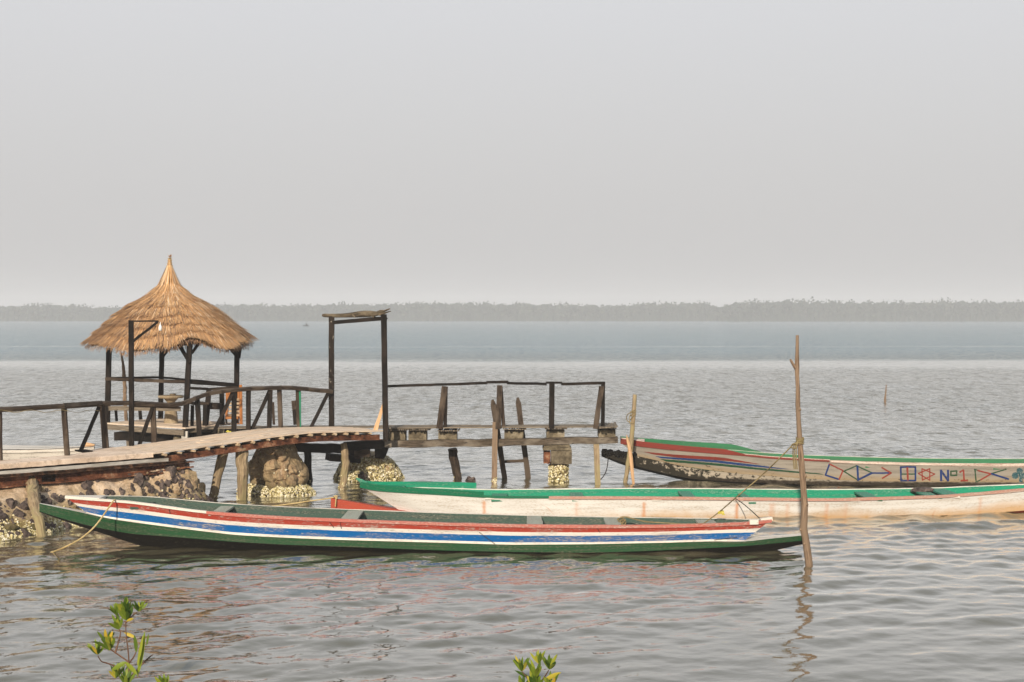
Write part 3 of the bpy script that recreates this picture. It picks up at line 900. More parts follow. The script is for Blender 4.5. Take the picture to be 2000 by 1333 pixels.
# ------------------------------------------------------------------ thatched shelter
GC = Vector((-8.08, 33.55, 0))
Lp, Fp, Rp, Bp = Vector((-9.5, 33.6, 0)), Vector((-7.37, 32.2, 0)), Vector((-6.5, 33.6, 0)), Vector((-8.62, 34.95, 0))
Rp = P(462.5, 760, 33.55); Rp.z = 0
gz = empty('thatched_shelter', (GC.x, GC.y, 1.2), 'open shelter with conical straw thatch roof on dark posts above the water', 'shelter')
for a, b_, Y, w in (((213, 680), (209.5, 838), 33.6, 9), ((316.5, 676), (313.5, 822), 34.9, 8), ((371.5, 650), (361.5, 843), 32.2, 9.5), ((463, 672), (461.5, 829), 33.55, 9)):
    mb = MB(); pb(mb, b_, a, Y, Y, w, .11, jit=.003); mb.build('post', M['dark'], gz)
mb = MB(); pb(mb, (361.5, 864), (362, 842), 32.2, 32.2, 12, .15, seg=2); mb.build('post_sleeve', M['whiteboard'], gz)
for a, b_, Y1, Y2, w in (((348, 671), (371, 709), 32.3, 32.1, 6.5), ((334, 676), (318, 697), 34.6, 34.9, 5), ((442, 670), (464, 696), 33.3, 33.5, 8), ((466, 700), (469, 676), 33.5, 33.5, 7), ((375, 690), (388, 672), 32.3, 32.5, 5)):
    mb = MB(); pb(mb, a, b_, Y1, Y2, w, .05, seg=2); mb.build('knee_brace', M['dark'], gz)
for a, b_, Y1, Y2, w, mt in (((207, 740.5), (366, 746.5), 33.55, 32.25, 6.5, 'brown'), ((216, 739), (317, 737.5), 33.65, 34.9, 4, 'dark'), ((318, 738), (462, 751), 34.9, 33.6, 4, 'dark'), ((371, 746.5), (463, 753), 32.25, 33.5, 7, 'dark')):
    mb = MB(); pb(mb, a, b_, Y1, Y2, w, .06); mb.build('cross_rail', M[mt], gz)
mb = MB()
pb(mb, (213, 798), (352, 799), 33.5, 32.4, 8.5, .04); pb(mb, (213, 790), (290, 788), 33.55, 34.2, 3.5, .25, jit=.002)
mb.build('bench_board', M['grey'], gz)
for x, yb in ((227, 823), (274, 820), (240, 822)):
    mb = MB(); pb(mb, (x + 1, yb), (x - 1, 797), 34.0, 34.0, 4.5 if x < 250 else 6, .05, seg=2)
    if x != 240: mb.build('bench_leg', M['dark'], gz)
mb = MB()
pb(mb, (372, 758.5), (405, 760), 32.6, 32.9, 5, .06); pb(mb, (405, 761), (463, 757), 32.9, 33.3, 5, .06)
mb.build('cross_rail', M['brown'], gz)
for a, b_, Y, w in (((408, 762), (402, 830), 32.8, 9.5), ((433, 764), (434, 829), 33.0, 9), ((401, 790), (400, 832), 32.6, 8), ((376, 792), (375, 832), 32.5, 6)):
    mb = MB(); pb(mb, b_, a, Y, Y, w, .06); mb.build('bench_leg', M['dark'], gz)
mb = MB(); pb(mb, (402, 793), (434, 794), 33.0, 33.0, 12, .25, seg=3); mb.build('bench_seat', M['dark'], gz)
mb = MB(); pb(mb, (372, 788), (402, 788), 32.6, 32.8, 5, .35, seg=3); mb.build('bench_seat', M['brown'], gz)
# floor
mb = MB()
zf = 1.25
def gq(a, b_): return GC + (Fp - Lp).normalized() * a + Vector(((Fp - Lp).normalized().y * -1, (Fp - Lp).normalized().x, 0)) * b_
exv = (Fp - Lp).normalized(); eyv = Vector((-exv.y, exv.x, 0))
for k in range(9):
    o_ = -.05 + k * .2
    a = Lp + eyv * o_ - exv * .08; b_ = Fp + eyv * o_ + exv * .1
    mb.beam((a.x, a.y, zf - .015 + R.uniform(-.005, .005)), (b_.x, b_.y, zf - .015 + R.uniform(-.005, .005)), .185, .03, dep=(0, 0, 1), seg=6)
mb.build('floor_planks', M['deck'], gz)
mb = MB()
a = Lp - eyv * .14 - exv * .12; b_ = Fp - eyv * .14 + exv * .05
mb.beam((a.x, a.y, zf - .095), (b_.x, b_.y, zf - .115), .125, .03, dep=(eyv.x, eyv.y, 0), seg=7)
mb.build('fascia_board', M['grey'], gz)
mb = MB()
pb(mb, (367, 840), (412, 838.5), 32.25, 32.6, 11, .04, seg=3); mb.build('fascia_board', M['grey'], gz)
mb = MB()
pb(mb, (229, 852), (395, 857), 33.5, 32.7, 17, .25, seg=8, jit=.02)
pb(mb, (368, 850), (470, 846), 32.7, 32.8, 15, .25, seg=6, jit=.02)
pb(mb, (400, 841), (500, 836.5), 33.0, 33.0, 9, .2, seg=5)
mb.build('floor_beam', M['dark'], gz)
mb = MB(); q0 = P(350, 870, 32.5); mb.tube([q0, q0 + Vector((0, 0, .12)), q0 + Vector((.01, 0, .22)), q0 + Vector((.02, 0, .27))], [.16, .14, .12, .06], 12, .05); mb.build('concrete_footing', M['block'], gz)

# thatch roof
tr_ = empty('thatch_roof', (0, 0, 0)); tr_.parent = gz; tr_.location = Vector((GC.x, GC.y, 3.0)) - Vector(gz.location)
PROF_DROP = .045
prof_r = [(0.022, 5.21), (0.038, 5.02), (0.062, 4.86), (0.085, 4.74), (0.105, 4.62), (0.21, 4.47), (0.52, 4.235), (0.90, 4.02), (1.08, 3.885), (1.38, 3.65), (1.70, 3.40), (2.0, 3.15)]
pr_r = [p[0] for p in prof_r]; pr_z = [p[1] for p in prof_r]
PHF = math.atan2(Fp.y - GC.y, Fp.x - GC.x)
def angd(a, b_):
    d = (a - b_ + math.pi) % (2 * math.pi) - math.pi; return d
def roof_pt(r, th, lift=0.0):
    f = max(0, (r - .9) / 1.1)
    z = np.interp(r, pr_r, pr_z) - PROF_DROP * min(1, max(0, (r - .3) / .3)) * (1 if r < 1.5 else max(0, (2.0 - r) / .5))
    # front and back slopes hang lower than the side tips
    z -= .13 * f * f * abs(math.sin(th)) ** 1.0
    d = angd(th, PHF)
    z += .17 * f * f * math.exp(-(d / .20) ** 2)             # the thatch parts over the front post
    z += .05 * f * math.sin(5 * th + 1.0) + .025 * math.sin(11 * th + r * 3) * f
    rr = r * (1 - .07 * f * math.exp(-(d / .22) ** 2)) * (1 + .02 * f * math.sin(7 * th))
    x = GC.x + rr * math.cos(th); y = GC.y + rr * math.sin(th)
    # the spire leans a little
    ln = max(0, (z - 4.6)) * .03
    n = Vector((math.cos(th) * .62, math.sin(th) * .62, .78))
    return Vector((x + ln, y, z)) + n * lift
mb = MB()
rows = []
rl_ = [.028, .045, .075, .11, .16, .27, .5, .8, 1.05, 1.35, 1.65, 1.88]
for r in rl_: rows.append([roof_pt(r, 2 * math.pi * k / 48, -.04 if r > .3 else -.004) for k in range(48)])
rows.append([roof_pt(1.86, 2 * math.pi * k / 48, -.16) for k in range(48)])
rows.append([roof_pt(1.2, 2 * math.pi * k / 48, -.22) for k in range(48)])
rows.append([roof_pt(.3, 2 * math.pi * k / 48, -.25) for k in range(48)])
mb.grid(rows, close=True)
mb.build('thatch_core', M['strawcore'], tr_)
mb = MB()
def straw(r0, r1, th, l0, l1, w, hue, dth=0.0, droop=0.0):
    pts = []
    for t in (0, .55, 1):
        r = r0 + (r1 - r0) * t
        p = roof_pt(min(r, 1.99), th + dth * t, l0 + (l1 - l0) * t)
        if r > 1.99: p += Vector((math.cos(th), math.sin(th), -.75)) * (r - 1.99)
        if t == 1: p.z -= droop
        pts.append(p)
    tn = Vector((-math.sin(th), math.cos(th), R.uniform(-.25, .25)))
    uv = (hue, .5)
    a = [mb.vert(pts[0] - tn * w * .5), mb.vert(pts[0] + tn * w * .5)]
    b_ = [mb.vert(pts[1] - tn * w * .5), mb.vert(pts[1] + tn * w * .5)]
    c = [mb.vert(pts[2] - tn * w * .2), mb.vert(pts[2] + tn * w * .2)]
    mb.face((a[0], a[1], b_[1], b_[0]), [uv] * 4); mb.face((b_[0], b_[1], c[1], c[0]), [uv] * 4)
tiers = [(1.98, .62, 3400, .02), (1.74, .50, 3000, .06), (1.50, .48, 2600, .09), (1.27, .5, 2300, .11), (.98, .55, 1900, .09), (.62, .42, 1000, .06), (.32, .24, 460, .025)]
for re, ln, cnt, lf in tiers:
    for _ in range(int(cnt * 1.25)):
        th = R.random() * 6.2832
        wav = .03 * math.sin(9 * th + re * 7) + .02 * math.sin(23 * th)
        side_ = .5 + .5 * math.cos(angd(th, PHF - 1.5))
        crisp = side_ > .45 + R.uniform(-.2, .2) and re > .9
        r1 = re + wav + (R.gauss(0, .022) if crisp or re > 1.9 else R.uniform(-.24, .10))
        r0 = max(.05, r1 - ln * R.uniform(.5, 1.0))     # darker, greyer straw on one side
        hue = min(1, max(0, R.gauss(.80 - .28 * side_ * min(1, max(0, re - .5)), .20)))
        straw(r0, r1, th, lf * .35, lf + R.uniform(-.02, .025), R.uniform(.008, .020), hue, R.gauss(0, .05), 0)
for _ in range(900):
    th = R.random() * 6.2832; r = R.uniform(.4, 1.95)
    p = roof_pt(r, th, .08); q = p + Vector((math.cos(th) * .10 + R.gauss(0, .05), math.sin(th) * .10 + R.gauss(0, .05), R.uniform(-.05, .05)))
    tn = Vector((-math.sin(th), math.cos(th), 0)) * .005; h = R.uniform(.3, 1)
    mb.poly([p - tn, p + tn, q], [(h, .5)] * 3)
# underside fringe
for _ in range(2200):
    th = R.random() * 6.2832
    r1 = 1.93 + R.gauss(0, .05)
    p = roof_pt(min(r1, 1.97), th, -.05 - R.random() * .06); q = p + Vector((math.cos(th) * .03 + R.gauss(0, .02), math.sin(th) * .03 + R.gauss(0, .02), -R.uniform(.02, .10)))
    tn = Vector((-math.sin(th), math.cos(th), 0)) * R.uniform(.004, .009); h = R.uniform(.1, .6)
    mb.poly([p - tn, p + tn, q + tn * .4, q - tn * .4], [(h, .5)] * 4)
# spire wrapping
for _ in range(900):
    th = R.random() * 6.2832; r0 = .03 + .1 * R.random() ** 1.5; z0 = np.interp(r0, pr_r, pr_z)
    straw(r0, min(.3, r0 + R.uniform(.02, .08)), th, .004, .012, R.uniform(.008, .016), min(1, max(0, R.gauss(.7, .2))), R.gauss(0, .5))
for _ in range(40):
    p = Vector((GC.x + .018 + R.gauss(0, .012), GC.y + R.gauss(0, .012), 5.15)); q = p + Vector((R.gauss(.01, .02), R.gauss(0, .015), R.uniform(.03, .10)))
    mb.poly([p - Vector((.006, 0, 0)), p + Vector((.006, 0, 0)), q], [(R.uniform(.1, .6), .5)] * 3)
mb.build('straw_layers', M['straw'], tr_)
mb = MB()
for z in (4.80, 4.88, 4.95, 5.01, 5.07, 5.12):
    r = np.interp(-z, [-5.19, -5.02, -4.86, -4.74], [.03, .05, .085, .12]) + .008
    c = Vector((GC.x + (z - 4.6) * .03, GC.y, z)); mb.tube([c + Vector((math.cos(a) * r, math.sin(a) * r, .02 * math.sin(a))) for a in np.linspace(0, 6.2832, 15)], .007, 5)
mb.build('spire_binding', M['rope'], tr_)

# ---- cement table
tb = empty('cement_table', P(334, 826, 33.4), 'round cement pedestal table with bowl shaped neck inside the thatched shelter', 'table')
def lathe(name, prof_, c, mat, par, n=24):
    mb = MB(); rows = [[Vector((c.x + r * math.cos(6.2832 * k / n), c.y + r * math.sin(6.2832 * k / n), z)) for k in range(n)] for r, z in prof_]
    mb.grid(rows, close=True); return mb.build(name, mat, par, smooth=False)
tc_ = P(334, 826, 33.4); z0 = 1.245
def zz(py, Y=33.4): return P(334, py, Y).z
lathe('pedestal', [(0, z0), (.165, z0), (.165, z0 + .02), (.15, zz(812)), (.125, zz(797)), (.09, zz(790)), (.07, zz(788)), (.13, zz(782)), (.18, zz(777.5)), (0, zz(777))], Vector((334, 0, 0)) * 0 + Vector((tc_.x, tc_.y, 0)), M['tableconc'], tb)
lathe('tabletop', [(0, zz(777)), (.28, zz(777.5)), (.30, zz(775)), (.295, zz(773)), (0, zz(772.5))], Vector((tc_.x, tc_.y, 0)), M['tableconc'], tb, 30)
lathe('dish', [(0, zz(772.4)), (.05, zz(772.4)), (.09, zz(769.5)), (.08, zz(770)), (.04, zz(771.5)), (0, zz(771.5))], Vector((tc_.x + .05, tc_.y, 0)), M['tableconc'], tb, 16)
mb = MB(); q = Vector((tc_.x + .05, tc_.y, zz(769.6))); mb.tube([q - Vector((0, 0, .02)), q, q + Vector((0, 0, .018))], [.02, .03, .012], 9)
tag(mb.build('white_pebble', M['bulb'], origin=q, smooth=True), 'small white round object sitting on the dish of the cement table', 'pebble')

# ---- orange folding chair
ch = empty('orange_chair', P(455, 829, 33.0), 'orange varnished wooden slatted chair standing at the right side of the shelter', 'chair')
for a, b_, Y, w in (((471, 829), (470, 752), 33.0, 5.5), ((465, 829), (465.5, 762), 33.15, 2.6), ((442, 818), (444, 765), 33.0, 4.5)):
    mb = MB(); pb(mb, a, b_, Y, Y, w, .04, seg=3, jit=.001); mb.build('side_rail', M['orange'], ch)
mb = MB(); pb(mb, (441, 771), (452, 771), 33.0, 33.0, 12, .02, seg=1); mb.build('top_board', M['orange'], ch)
mb = MB()
for i, y in enumerate((781, 788.5, 796, 803.5, 811)):
    pb(mb, (447 - i * .5, y), (469, y), 33.05, 33.05, 4.6, .015, seg=1, jit=0)
mb.build('back_slats', M['slat'], ch)
mb = MB(); pb(mb, (444, 816), (467, 816), 33.0, 33.0, 4.5, .3, seg=1); mb.build('seat', M['orange'], ch)
mb = MB(); pb(mb, (443, 828), (441, 816), 33.05, 33.05, 3.5, .03, seg=1); mb.build('leg', M['dark'], ch)
# ---- crooked stick
pile('crooked_stick', [P(247, 826, 35.0), P(245, 800, 35.0), P(243.5, 780, 35.0), P(244, 757, 35.0), P(242, 735, 35.0), P(240.5, 712, 35.0), P(236.5, 690, 35.0)], [.045, .042, .05, .045, .045, .032, .022], M['pole'], 'crooked dark branch stuck upright behind the left side of the shelter', cat='stick', n=7, jit=.18)
# ---- yellow rag and block beside footbridge
mb = MB()
for _ in range(5):
    q = P(443 + R.uniform(-2, 9), 845.5 + R.uniform(-2, 1), farY(445) + .1); mb.tube([q, q + Vector((.04, 0, .02)), q + Vector((.08, .02, -.01))], [.008, .02, .008], 6)
tag(mb.build('yellow_rag', M['yellowish'], origin=P(445, 846, farY(445))), 'small yellow rope scrap lying at the far edge of the footbridge', 'rag')
mb = MB(); pb(mb, (426.5, 843), (438.5, 843.5), farY(432) + .25, farY(432) + .25, 8.5, .12, seg=2, jit=.01)
tag(mb.build('stone_block', M['block'], origin=P(432, 843, farY(432) + .25)), 'small square grey block at the far edge of the footbridge', 'block')

# ------------------------------------------------------------------ stone wall
wl = empty('stone_wall', NL(1.5, -.6, 0), 'battered rubble stone wall with pale mortar and dark stones under the slab', 'wall')
def wpath(t):
    """t metres along the foot of the wall; returns top point xy, bottom point xy"""
    send = 3.55
    if t < send:
        ob = np.interp(t, [-4, -.76, .99, 2.4, 3.55], [1.72, 1.68, 1.16, .80, .62])
        ot = -.06
        top = NL(t, .06, 0); bot = NL(t, -ob, 0)
    else:
        a = min(1.0, (t - send) / 1.6) * math.radians(150)
        cx = NL(send - .1, .62, 0)
        dx = Vector((.7214, .6925, 0)); dn = Vector((.6925, -.7214, 0))
        top = cx + dn * .56 * math.cos(a) + dx * .50 * math.sin(a)
        bot = cx + dn * 1.25 * math.cos(a) + dx * 1.12 * math.sin(a)
    return top, bot
WT = 0.725
def wz(t): return .72 if t < 2.4 else .72 + (t - 2.4) * .09 if t < 3.6 else .83
def wallpt(t, h, n=0.0):
    a, b_ = wpath(t); z1 = wz(t); z0_ = -.35
    z = z0_ + (z1 - z0_) * h
    hh = h ** 1.25 if True else h
    p = b_.lerp(a, hh); p.z = z
    if n:
        d = (b_ - a).normalized(); p = p + (d * .8 + Vector((0, 0, .5))) * n
    return p
mb = MB(); rows = []
nh = 26; ntw = 190
for i in range(nh + 1):
    h = i / nh; r = []
    for j in range(ntw + 1):
        t = -4 + 9.4 * j / ntw
        p = wallpt(t, h)
        nz = mnoise.fractal(p * 2.6, .9, 2.1, 5) * .075 + mnoise.noise(p * 11) * .02
        if 2.63 < t < 2.76: nz -= .07
        if t > 2.7: nz *= 1.6
        r.append(wallpt(t, h, nz))
    rows.append(r)
rows.append([Vector((p.x, p.y, p.z)).lerp(NL(-4 + 7.5 * j / ntw, .9, p.z), .8 if j < ntw * .8 else .3) for j, p in enumerate(rows[-1])])
mb.grid(rows)
mb.build('mortar_face', M['mortar'], wl, smooth=True)
mb = MB()
def lump(mb, c, ax, rx, ry, rz, seed, sub=2, rough=.35, m=0):
    """irregular stone: ax = outward normal"""
    ax = Vector(ax).normalized(); x = ax.cross(Vector((0, 0, 1)) + Vector((.01, .02, 0))).normalized(); y = ax.cross(x)
    import bmesh
    bm = bmesh.new(); bmesh.ops.create_icosphere(bm, subdivisions=sub, radius=1.0)
    off = Vector((seed * 3.7, seed * 1.3, seed * 7.1))
    base = len(mb.v)
    for v in bm.verts:
        q = v.co.copy(); d = 1 + rough * mnoise.noise(q * 1.3 + off) + rough * .4 * mnoise.noise(q * 3.1 + off)
        # flatten facets
        mb.v.append(tuple(c + x * q.x * rx * d + y * q.y * ry * d + ax * q.z * rz * d))
    for f in bm.faces: mb.face([base + v.index for v in f.verts], None, m)
    bm.free()
cnt = 0
placed = []
tries = 0
while cnt < 420 and tries < 30000:
    tries += 1
    t = R.uniform(-1.6, 4.9); h = R.uniform(.12, .97)
    dens = .22 + .6 * (1 - h) if t < 2.65 else 1.0
    if h > .80 and t < 2.5: dens = .05
    if R.random() > dens: continue
    big = R.random()
    rx = R.uniform(.022, .06) if big < .72 else R.uniform(.065, .12)
    if t > 2.75: rx *= 1.5
    p = wallpt(t, h)
    if any((p - q).length < (rx + r_) * .80 for q, r_ in placed): continue
    a, b_ = wpath(t); d = (b_ - a).normalized() * .85 + Vector((0, 0, .5))
    placed.append((p, rx)); cnt += 1
    lump(mb, wallpt(t, h, rx * .12), d, rx * R.uniform(.65, 1.15), rx * R.uniform(.8, 1.35), rx * R.uniform(.55, .9), cnt * .37, 2, .7, (cnt % 3 == 0) if t > 2.7 else (cnt % 7 == 0))
mb.build('embedded_stones', [M['stone'], M['boulder']], wl)
mb = MB()
for _ in range(5200):
    t = R.uniform(-1.8, 5.0)
    h = .30 + abs(R.gauss(0, .11)) 
    if h > .75: continue
    if t > 3.3: h = .28 + abs(R.gauss(0, .09))
    p = wallpt(t, h, R.uniform(.0, .03)); a, b_ = wpath(t)
    shell(mb, p, (b_ - a).normalized() + Vector((0, 0, .6)), R.uniform(.014, .034), None)
tag(mb.build('oyster_crust', M['oyster'], wl), kind='stuff')

# ------------------------------------------------------------------ boulders
def boulder(name, label, outline, Y, dep, mat, seed, noyst, zmax, skirt=None):
    """outline: photo px of silhouette left/right at rows; dep: half depth"""
    rt = empty(name, P((outline[-1][0] + outline[-1][1]) / 2, outline[-1][2], Y), label, 'rock')
    mb = MB(); rows = []
    n = 84
    py0, py1 = outline[0][2], outline[-1][2] + 12
    xs0 = [o[0] for o in outline]; xs1 = [o[1] for o in outline]; ys_ = [o[2] for o in outline]
    NR = 50
    surf = []
    for i in range(NR + 1):
        py = py0 + (py1 - py0) * i / NR
        a = np.interp(py, ys_, xs0); b_ = np.interp(py, ys_, xs1)
        c = P((a + b_) / 2, py, Y); hw = (b_ - a) / 2 * Y / F
        f = min(1.0, .88 + .3 * (i / NR))
        r = []
        for k in range(n):
            th = 2 * math.pi * k / n
            ce, se = math.cos(th), math.sin(th)
            q = Vector((c.x + hw * ce, Y + dep * f * se, c.z))
            nn = mnoise.fractal(q * 2.0 + Vector((seed, 0, 0)), .9, 2.1, 5)
            rid = abs(mnoise.noise(q * 3.2 + Vector((0, seed, 0))))
            d = 1 + .16 * nn * (1 if abs(ce) < .9 else .5) - .16 * max(0, .18 - rid) / .18 * (abs(se))
            vd = mnoise.voronoi(q * 2.6 + Vector((0, 0, seed)))[0]
            d += .03 * (.5 - vd[0] * 1.4) * (.35 + .65 * abs(se)) - .07 * max(0, .10 - (vd[1] - vd[0])) / .10 * abs(se)
            q = Vector((c.x + hw * ce * d, Y + dep * f * se * d, c.z + .03 * mnoise.noise(q * 5)))
            r.append(q)
        surf.append(r)
    mb.grid(surf, close=True)
    mb.poly(surf[0][::-1])
    mb.build('stone', mat, rt)
    o = MB()
    for _ in range(noyst):
        i = R.randrange(NR); k = R.randrange(n); t = R.random()
        p = surf[i][k].lerp(surf[i + 1][(k + 1) % n], t)
        if p.z < -.06: continue
        lim = zmax * (1 + .5 * mnoise.noise(p * 3.0))
        if p.z > lim and R.random() > .03: continue
        nrm = Vector((p.x - P((outline[-1][0] + outline[-1][1]) / 2, 900, Y).x, p.y - Y, .25))
        shell(o, p, nrm, R.uniform(.016, .036))
    tag(o.build('oyster_crust', M['oyster'], rt), kind='stuff')
    return rt
boulder('boulder', 'big tan boulder wedged under the arched footbridge', [(528, 566, 861), (510, 572, 868), (500, 578, 880), (494, 584, 893), (489, 592, 905), (487, 600, 917), (487, 603, 928), (489, 603, 938), (494, 598, 948), (500, 590, 956)], 30.5, .78, M['boulder'], 3.1, 1500, .12)
boulder('shell_ledge', 'low flat rock ledge crusted with yellow oyster shells at the foot of the tan boulder', [(493, 575, 944), (486, 598, 948), (482, 607, 956), (480, 613, 964)], 30.3, .75, M['stone'], 5.7, 5200, .8)
boulder('shell_rock', 'domed rock covered in oyster shells right of the slim pale pile', [(700, 740, 886), (682, 755, 892), (668, 770, 902), (658, 780, 915), (654, 787, 928), (652, 790, 938)], 32.9, .7, M['boulder'], 9.2, 5200, .55)
rr_ = empty('small_rock', G(920, 937, 0), 'small dark red-brown rock just breaking the surface in front of the bent stump', 'rock')
mb = MB(); lump(mb, G(920, 939, 0.02), (0, -1, .3), .10, .09, .09, 4.4, 3, .6); lump(mb, G(914, 940, 0.0), (0, -1, .3), .07, .05, .06, 9.4, 3, .6)
mb.build('stone', M['stone'], rr_)
mb = MB(); lump(mb, P(708, 930, 32.1), (0, -1, .3), .09, .09, .07, 7.7, 2, .5)
tag(mb.build('small_rock', M['stone'], origin=P(708, 932, 32.1)), 'small reddish stone against the foot of the shell covered dome rock', 'rock')

# ------------------------------------------------------------------ boats
def smooth(a, k=3):
    for _ in range(k):
        a[1:-1] = (a[:-2] + 2 * a[1:-1] + a[2:]) / 4
    return a
class Curve:
    """side line of a hull: photo px,py of the near side and half beam w about the centre line"""
    def __init__(s, tab, Yc, n=90, sm=2):
        tab = np.array(tab, float); s.x0, s.x1 = tab[0, 0], tab[-1, 0]; s.n = n
        t = np.linspace(0, 1, n + 1); px = s.x0 + (s.x1 - s.x0) * t
        py = smooth(np.interp(px, tab[:, 0], tab[:, 1]), sm); w = smooth(np.interp(px, tab[:, 0], tab[:, 2]), sm)
        s.px, s.py, s.w = px, py, w
        s.near = []; s.far = []; s.mid = []
        for a, b_, c in zip(px, py, w):
            yc = Yc(a); p = P(a, b_, yc - c); s.near.append(p); s.far.append(Vector((p.x, yc + c, p.z))); s.mid.append(Vector((p.x, yc, p.z)))
    def at(s, t, far=False):
        t = min(1, max(0, t)) * s.n; i = min(s.n - 1, int(t)); f = t - i
        q = s.far if far else s.near
        return q[i].lerp(q[i + 1], f)
    def tx(s, px): return (px - s.x0) / (s.x1 - s.x0)

def hull_shell(rt, Rm, Jn, mats, inner_mat, floor_z, rim_w=.03, name='hull_side', inset=.035, uvlen=None):
    n = Rm.n
    for side in (0, 1):
        a = (Rm.near, Rm.far)[side]; b_ = (Jn.near, Jn.far)[side]
        mb = MB(); K = 6
        rows = [[a[i].lerp(b_[i], k / K) for i in range(n + 1)] for k in range(K + 1)]
        if side: rows = rows[::-1]
        L = (a[-1] - a[0]).length
        mb.grid(rows, 0, uvf=lambda i, j: (L * j / n, (i / K) if not side else 1 - i / K))
        mb.build('side_planking', mats, rt, smooth=True)
    # interior
    mb = MB(); rows = []
    sect = []
    for i in range(n + 1):
        N_, F_, JN, JF = Rm.near[i], Rm.far[i], Jn.near[i], Jn.far[i]
        kz = 1.0 if JN.z > floor_z else max(.05, (N_.z - floor_z) / max(.001, N_.z - JN.z))
        kz = min(kz, .97)
        r = []
        for far_, ks in ((0, (0, .35, .7, 1)), (1, (1, .7, .35, 0))):
            for k in ks:
                p = (F_ if far_ else N_).lerp(JF if far_ else JN, k * kz)
                hw = abs(F_.lerp(JF, k * kz).y - N_.lerp(JN, k * kz).y) / 2
                ins = min(inset, hw * .5)
                r.append(p + Vector((0, -ins if far_ else ins, -.001)))
        sect.append(r)
    mb.grid(sect, 0, uvf=lambda i, j: (i * .13, j * .35))
    mb.build('interior_lining', inner_mat, rt)

def gunwale(rt, Cv, mat, t0, t1, side, h=.045, d=.05, out=.012, up=.004, name='gunwale'):
    mb = MB(); q = []
    n = int((t1 - t0) * 70) + 2
    sgn = -1 if side == 0 else 1
    rows = []
    uo = R.random() * 20
    for i in range(n + 1):
        t = t0 + (t1 - t0) * i / n
        p = Cv.at(t, side == 1); 
        w = abs(Cv.at(t, True).y - Cv.at(t).y) / 2
        dd = min(d, max(.012, w * 1.6))
        jz = R.uniform(-.003, .003)
        o = p.y + sgn * out; ii = p.y + sgn * (out - dd)
        rows.append([Vector((p.x, o, p.z - h)), Vector((p.x, o, p.z + up + jz)), Vector((p.x, ii, p.z + up + jz)), Vector((p.x, ii, p.z - h)), Vector((p.x, o, p.z - h))])
    L = (rows[-1][0] - rows[0][0]).length
    mb.grid(rows, 0, uvf=lambda i, j: (uo + L * i / n, (0, .25, .5, .75, 1.0)[j]))
    mb.poly(rows[0][:4]); mb.poly(rows[-1][:4])
    return mb.build(name, mat, rt)

def keel_log(rt, J, Cn, Km, mats, name='keel_log'):
    """J top line, Cn lower side line, Km keel line (w=0); mats = side, bottom, top"""
    mb = MB(); n = J.n
    rows = []
    for i in range(n + 1):
        t = i / n
        r = [J.near[i], J.near[i].lerp(Cn.near[i], .5), Cn.near[i], Cn.near[i].lerp(Km.mid[i], .5) + Vector((0, 0, -.01)), Km.mid[i], Cn.far[i].lerp(Km.mid[i], .5) + Vector((0, 0, -.01)), Cn.far[i], J.far[i]]
        rows.append(r)
    idx = [[mb.vert(p) for p in r] for r in rows]
    L = (rows[-1][0] - rows[0][0]).length
    mm = (0, 0, 1, 1, 1, 1, 0, 2)
    vv = (0, .5, 1.0, 1.3, 1.6, 1.9, 2.2, 2.6, 3.0)
    for i in range(n):
        for k in range(8):
            k2 = (k + 1) % 8
            mb.face((idx[i][k], idx[i][k2], idx[i + 1][k2], idx[i + 1][k]), [(L * i / n, vv[k]), (L * i / n, vv[k + 1]), (L * (i + 1) / n, vv[k + 1]), (L * (i + 1) / n, vv[k])], mm[k])
    mb.face(idx[0][::-1], None, 0); mb.face(idx[-1], None, 0)
    return mb.build(name, mats, rt)

def thwart(rt, Cv, px, mat, wd=.2, drop=.03, th=.03, skew=0):
    t = Cv.tx(px); a = Cv.at(t); b_ = Cv.at(t, True)
    mb = MB(); mb.beam(a + Vector((0, .03, -drop)), b_ + Vector((skew, -.03, -drop)), wd, th, dep=(0, 0, 1), seg=3, jit=.003)
    return mb.build('thwart', mat, rt)

def inner_frames(rt, Cv, pxs, mat, floor_z):
    for px in pxs:
        t = Cv.tx(px); b_ = Cv.at(t, True)
        mb = MB(); mb.beam(b_ + Vector((0, -.06, -.01)), Vector((b_.x, b_.y - .16, floor_z)), .03, .03, seg=2); mb.build('frame_rib', mat, rt)

# --- striped hull paint
def stripes(name, bands, wear=.66, under=(.30, .27, .23)):
    m, nt, b = newmat(name)
    tc = N(nt, 'ShaderNodeTexCoord'); sx = N(nt, 'ShaderNodeSeparateXYZ'); nt.links.new(tc.outputs['UV'], sx.inputs[0])
    v_ = mapping(nt, None, (3.0, .8, 1))
    wob = math_(nt, 'MULTIPLY', math_(nt, 'SUBTRACT', noise_(nt, v_, 1.5, 5), .5), .035)
    vv = math_(nt, 'ADD', sx.outputs[1], wob)
    col = ramp(nt, vv, bands, 'CONSTANT')
    fine = noise_(nt, mapping(nt, None, (6, 9, 1)), 2.0, 7, .75)
    big = noise_(nt, mapping(nt, None, (.8, 1.6, 1)), 1.3, 5, .65)
    col = mix(nt, ramp(nt, big, [(.47, (0, 0, 0)), (.62, (.30,) * 3)]), col, (.25, .20, .17))
    w = math_(nt, 'ADD', math_(nt, 'MULTIPLY', fine, .7), math_(nt, 'MULTIPLY', big, .3))
    col = mix(nt, ramp(nt, w, [(wear - .02, (0, 0, 0)), (wear + .01, (.75,) * 3), (wear + .06, (1, 1, 1))]), col, under)
    nt.links.new(col, b.inputs['Base Color']); b.inputs['Roughness'].default_value = .5
    bump(nt, b, w, .3, .006)
    return m
RED = (.37, .048, .030); BLUE = (.004, .115, .36); WHT = (.76, .72, .67); GRN = (.008, .060, .020); DGRN = (.012, .07, .03)
